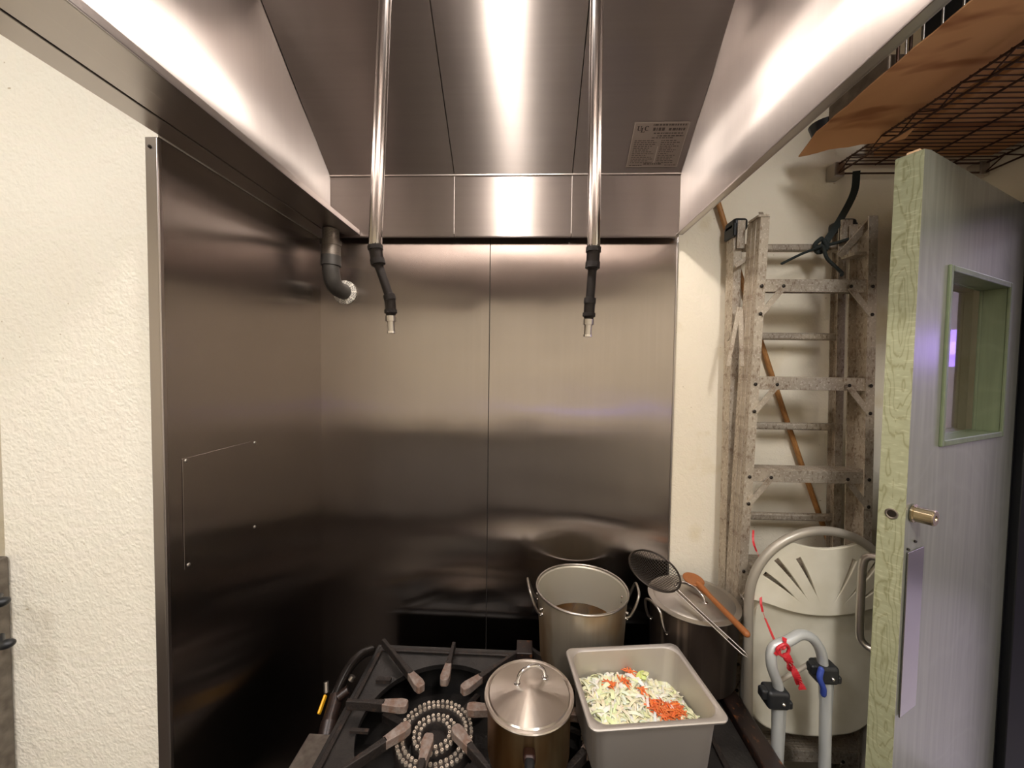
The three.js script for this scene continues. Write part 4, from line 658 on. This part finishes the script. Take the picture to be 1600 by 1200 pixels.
{ // saucepan
  const x = 0.015, d = 0.918, y = GT + 0.0005, H = 0.14, R = 0.104;
  const o = thing('saucepan', 'small lidded steel saucepan with black handle in front of the stock pots', 'saucepan', V(x, y, d));
  part(o, 'pan_body', placed(lathe([[0, 0], [0.094, 0], [0.099, 0.004], [0.1005, 0.012], [R - 0.002, H - 0.01], [R, H], [R - 0.005, H], [R - 0.006, H - 0.01], [0.094, 0.008], [0, 0.008]], 72), x, y, d), std({ map: potAlu.map, color: 0xcbb898, metalness: 0.9, roughness: 0.34 }));
  const hd = part(o, 'handle', merge([bar(V(x + 0.001, y + 0.108, d - 0.128), V(x + 0.002, y + 0.135, d - 0.30), 0.021, 0.017, new THREE.Vector3(1, 0, 0), 0.007)]), blackPlastic, { label: 'black plastic handle' });
  part(hd, 'handle_socket', bar(V(x, y + 0.098, d - 0.098), V(x + 0.001, y + 0.109, d - 0.132), 0.027, 0.022, new THREE.Vector3(1, 0, 0), 0.008), std({ color: 0x2d1712, roughness: 0.4, metalness: 0.3 }));
  const l = thing('pot_lid', 'round brushed steel lid with arched loop handle on the saucepan', 'lid', V(x, y + H, d));
  part(l, 'lid_disc', placed(lathe([[0, 0.016], [0.095, 0.003], [R - 0.004, 0.0005], [0.109, 0.002], [0.1105, 0.0045], [0.109, 0.007], [0.104, 0.0075], [0.1, 0.0065], [0.097, 0.009], [0.07, 0.0145], [0.04, 0.0195], [0.015, 0.0225], [0.004, 0.0232], [0, 0.0232]], 128, 0.3), x, y + H, d), lidSteel);
  const yy = y + H; const at = (w, v, k = 0) => V(x + 0.005 + w, yy + v, d + 0.022 + k + w * 0.35);
  part(l, 'loop_handle', loop([at(-0.034, 0.019), at(-0.033, 0.030), at(-0.027, 0.044), at(-0.012, 0.054), at(0.003, 0.056), at(0.018, 0.052), at(0.030, 0.041), at(0.034, 0.030), at(0.035, 0.019)], 0.0048, 50), chrome);
  for (const g of [-0.034, 0.035].map((w) => { const g = new THREE.SphereGeometry(0.0095, 14, 8); g.scale(1, 0.35, 1); const p = at(w, 0.0195); g.translate(p.x, p.y, p.z); return flat(g); })) part(l, 'handle_foot', g, chrome);
}

// ------------------------------------------------------------------ steel food pan with salad
const PX = 0.292, PD = 0.956, PY = 0.6412, PROT = 7.3 * RAD;
function roundRing(w, dd, r, y, n = 8) { const a = []; for (const [sx, sz, q] of [[1, 1, 0], [-1, 1, 1], [-1, -1, 2], [1, -1, 3]]) for (let k = 0; k <= n; k++) { const t = (q + k / n) * Math.PI / 2; a.push([sx * (w - r) + r * Math.cos(t), y, sz * (dd - r) + r * Math.sin(t)]); } return a; }
function loftRings(rings, cap0, cap1) {
  const pos = [], idx = [], uv = [], m = rings[0].length;
  rings.forEach((r, j) => r.forEach(([x, y, z], i) => { pos.push(x, y, z); uv.push(i / m * 1.1, y + j * 0.003); }));
  for (let j = 0; j < rings.length - 1; j++) for (let i = 0; i < m; i++) { const a = j * m + i, b = j * m + (i + 1) % m; idx.push(a, a + m, b, b, a + m, b + m); }
  for (const [on, j] of [[cap0, 0], [cap1, rings.length - 1]]) if (on) { const c = pos.length / 3; pos.push(0, rings[j][0][1], 0); uv.push(0, 0); for (let i = 0; i < m; i++) { const a = j * m + i, b = j * m + (i + 1) % m; j ? idx.push(c, b, a) : idx.push(c, a, b); } }
  const g = new THREE.BufferGeometry(); g.setAttribute('position', new THREE.Float32BufferAttribute(pos, 3)); g.setAttribute('uv', new THREE.Float32BufferAttribute(uv, 2)); g.setIndex(idx); g.computeVertexNormals();
  return flat(toCreasedNormals(g, 0.7));
}
const intoPan = (g) => { g.rotateY(PROT); g.translate(PX, PY, -PD); return g; };
{
  const o = thing('food_pan', 'deep rectangular stainless steel food pan holding cabbage salad', 'food pan', V(PX, PY, PD));
  const hw = 0.148, hd = 0.110, H = 0.158;
  const g = loftRings([roundRing(hw - 0.022, hd - 0.022, 0.03, 0), roundRing(hw - 0.012, hd - 0.012, 0.036, 0.004), roundRing(hw - 0.008, hd - 0.008, 0.036, 0.014), roundRing(hw + 0.001, hd + 0.001, 0.034, H - 0.010), roundRing(hw + 0.003, hd + 0.003, 0.034, H - 0.004), roundRing(hw + 0.011, hd + 0.011, 0.020, H - 0.0035), roundRing(hw + 0.012, hd + 0.012, 0.020, H - 0.007), roundRing(hw + 0.0135, hd + 0.0135, 0.020, H - 0.007), roundRing(hw + 0.0145, hd + 0.0145, 0.02, H - 0.003), roundRing(hw + 0.013, hd + 0.013, 0.020, H - 0.0005), roundRing(hw + 0.010, hd + 0.010, 0.022, H), roundRing(hw + 0.003, hd + 0.003, 0.034, H - 0.0005), roundRing(hw, hd, 0.034, H - 0.003), roundRing(hw - 0.001, hd - 0.001, 0.034, H - 0.009), roundRing(hw - 0.010, hd - 0.010, 0.036, 0.015), roundRing(hw - 0.016, hd - 0.016, 0.032, 0.006), roundRing(hw - 0.03, hd - 0.03, 0.03, 0.003)], true, true);
  part(o, 'pan_shell', intoPan(g), panSteel);
}
{
  // shredded cabbage: a packed bed with curled shreds over it
  const hw = 0.136, hd = 0.098, top = (x, z) => 0.098 + 0.018 * fbm((x + 0.2) * 2.2, (z + 0.2) * 2.2, 8, 8, 401, 3) - 0.05 * Math.pow(clamp((x - 0.045 - z * 0.45) / 0.12), 1.3) - 0.02 * clamp((-z - 0.05) / 0.05);
  const nx = 40, nz = 28, pos = [], idx = [], col = [];
  const pale = [[0.84, 0.83, 0.60], [0.88, 0.87, 0.74], [0.81, 0.82, 0.50], [0.90, 0.89, 0.80], [0.86, 0.82, 0.55]];
  for (let j = 0; j <= nz; j++) for (let i = 0; i <= nx; i++) { const u = 2 * i / nx - 1, v = 2 * j / nz - 1, x = u * hw, z = v * hd, e = Math.max(Math.abs(u), Math.abs(v)); pos.push(x * (1 - 0.12 * v * v * u * u), e > 0.999 ? 0.075 : top(x, z) - 0.004, z * (1 - 0.12 * u * u * v * v)); col.push(...pale[(i * 7 + j * 13) % 5].map((c) => c * 0.95)); }
  for (let j = 0; j < nz; j++) for (let i = 0; i < nx; i++) { const k = j * (nx + 1) + i; idx.push(k, k + nx + 1, k + 1, k + 1, k + nx + 1, k + nx + 2); }
  const bed = new THREE.BufferGeometry(); bed.setAttribute('position', new THREE.Float32BufferAttribute(pos, 3)); bed.setIndex(idx); bed.computeVertexNormals(); bed.setAttribute('color', new THREE.Float32BufferAttribute(col, 3));
  const shred = (len, w, t, bend, color) => {
    const n = 5, p = [], ix = [], cc = [];
    for (let k = 0; k <= n; k++) { const s = k / n - 0.5, y = bend * (0.25 - s * s) * len, ww = w * (1 - 0.55 * Math.abs(s)) / 2; p.push(s * len, y, -ww, s * len, y, ww, s * len, y + t, ww, s * len, y + t, -ww); for (let q = 0; q < 4; q++) cc.push(...color); }
    for (let k = 0; k < n; k++) for (let q = 0; q < 4; q++) { const a = k * 4 + q, b = k * 4 + (q + 1) % 4; ix.push(a, b, a + 4, b, b + 4, a + 4); }
    ix.push(0, 2, 1, 0, 3, 2, n * 4, n * 4 + 1, n * 4 + 2, n * 4, n * 4 + 2, n * 4 + 3);
    const g = new THREE.BufferGeometry(); g.setAttribute('position', new THREE.Float32BufferAttribute(p, 3)); g.setAttribute('color', new THREE.Float32BufferAttribute(cc, 3)); g.setIndex(ix); g.computeVertexNormals(); return g;
  };
  const strew = (n, make, where, lift) => { const l = []; for (let k = 0; k < n; k++) { const [x, z] = where(), g = make(); g.rotateX(rr(-0.5, 0.5)); g.rotateZ(rr(-0.2, 0.2)); g.rotateY(rr(0, 6.28)); g.translate(x, Math.max(0.02, top(x, z)) + rr(-0.003, lift), z); l.push(g); } return l; };
  const any = () => { let x, z; do { x = rr(-hw + 0.012, hw - 0.012); z = rr(-hd + 0.010, hd - 0.010); } while (false); return [x, z]; };
  const list = [bed, ...strew(1150, () => shred(rr(0.012, 0.045), rr(0.003, 0.011), rr(0.0008, 0.002), rr(-0.4, 1.1), pale[Math.floor(rr(0, 5))].map((c) => c * rr(0.9, 1.05))), any, 0.006)];
  const veg = std({ vertexColors: true, roughness: 0.45 });
  const g = mergeGeometries(list.map((q) => { const r = q.toNonIndexed(); r.deleteAttribute('uv'); return r; }));
  const s = solo('cabbage_salad', 'shredded pale cabbage salad heaped in the steel food pan', 'salad', intoPan(g), veg, 'stuff');
  const spots = [[0.035, 0.03], [0.075, 0.045], [0.045, 0.055], [-0.06, -0.04], [-0.02, -0.045], [0.02, -0.02], [0.015, -0.09]], wts = [9, 7, 6, 1.3, 1.2, 1.6, 1];
  const pick = () => { let t = rnd() * wts.reduce((a, b) => a + b), k = 0; while ((t -= wts[k]) > 0) k++; const [x, z] = spots[k], sp = k < 3 ? 0.017 : 0.010; return [x + rr(-sp, sp), z + rr(-sp, sp)]; };
  const cl = strew(260, () => shred(rr(0.014, 0.036), rr(0.002, 0.005), rr(0.001, 0.0018), rr(-0.2, 0.6), [0.85, 0.20, 0.05].map((c) => c * rr(0.85, 1.1))), pick, 0.009).map((g) => g.translate(0, 0.006, 0));
  const cg = mergeGeometries(cl.map((q) => { const r = q.toNonIndexed(); return r; }));
  solo('carrot_shreds', 'bright orange carrot shreds on top of the cabbage salad', 'carrot', intoPan(cg), veg, 'stuff');
  // the larger green piece sticking up at the back
  const gl = []; for (let k = 0; k < 3; k++) { const q = shred(0.034 - k * 0.006, 0.016, 0.003, 0.9, [[0.70, 0.76, 0.22], [0.62, 0.72, 0.25], [0.80, 0.82, 0.42]][k]); q.rotateZ(0.5 - k * 0.6); q.rotateY(k * 0.9 + 0.4); q.translate(0.036 + k * 0.004, top(0.04, -0.066) + 0.012 + k * 0.005, -0.066 + k * 0.004); gl.push(q.toNonIndexed()); }
  solo('cabbage_leaf_piece', 'larger yellow-green cabbage piece standing up at the back of the salad', 'cabbage', intoPan(mergeGeometries(gl)), veg);
}

renderer.render(scene, camera);
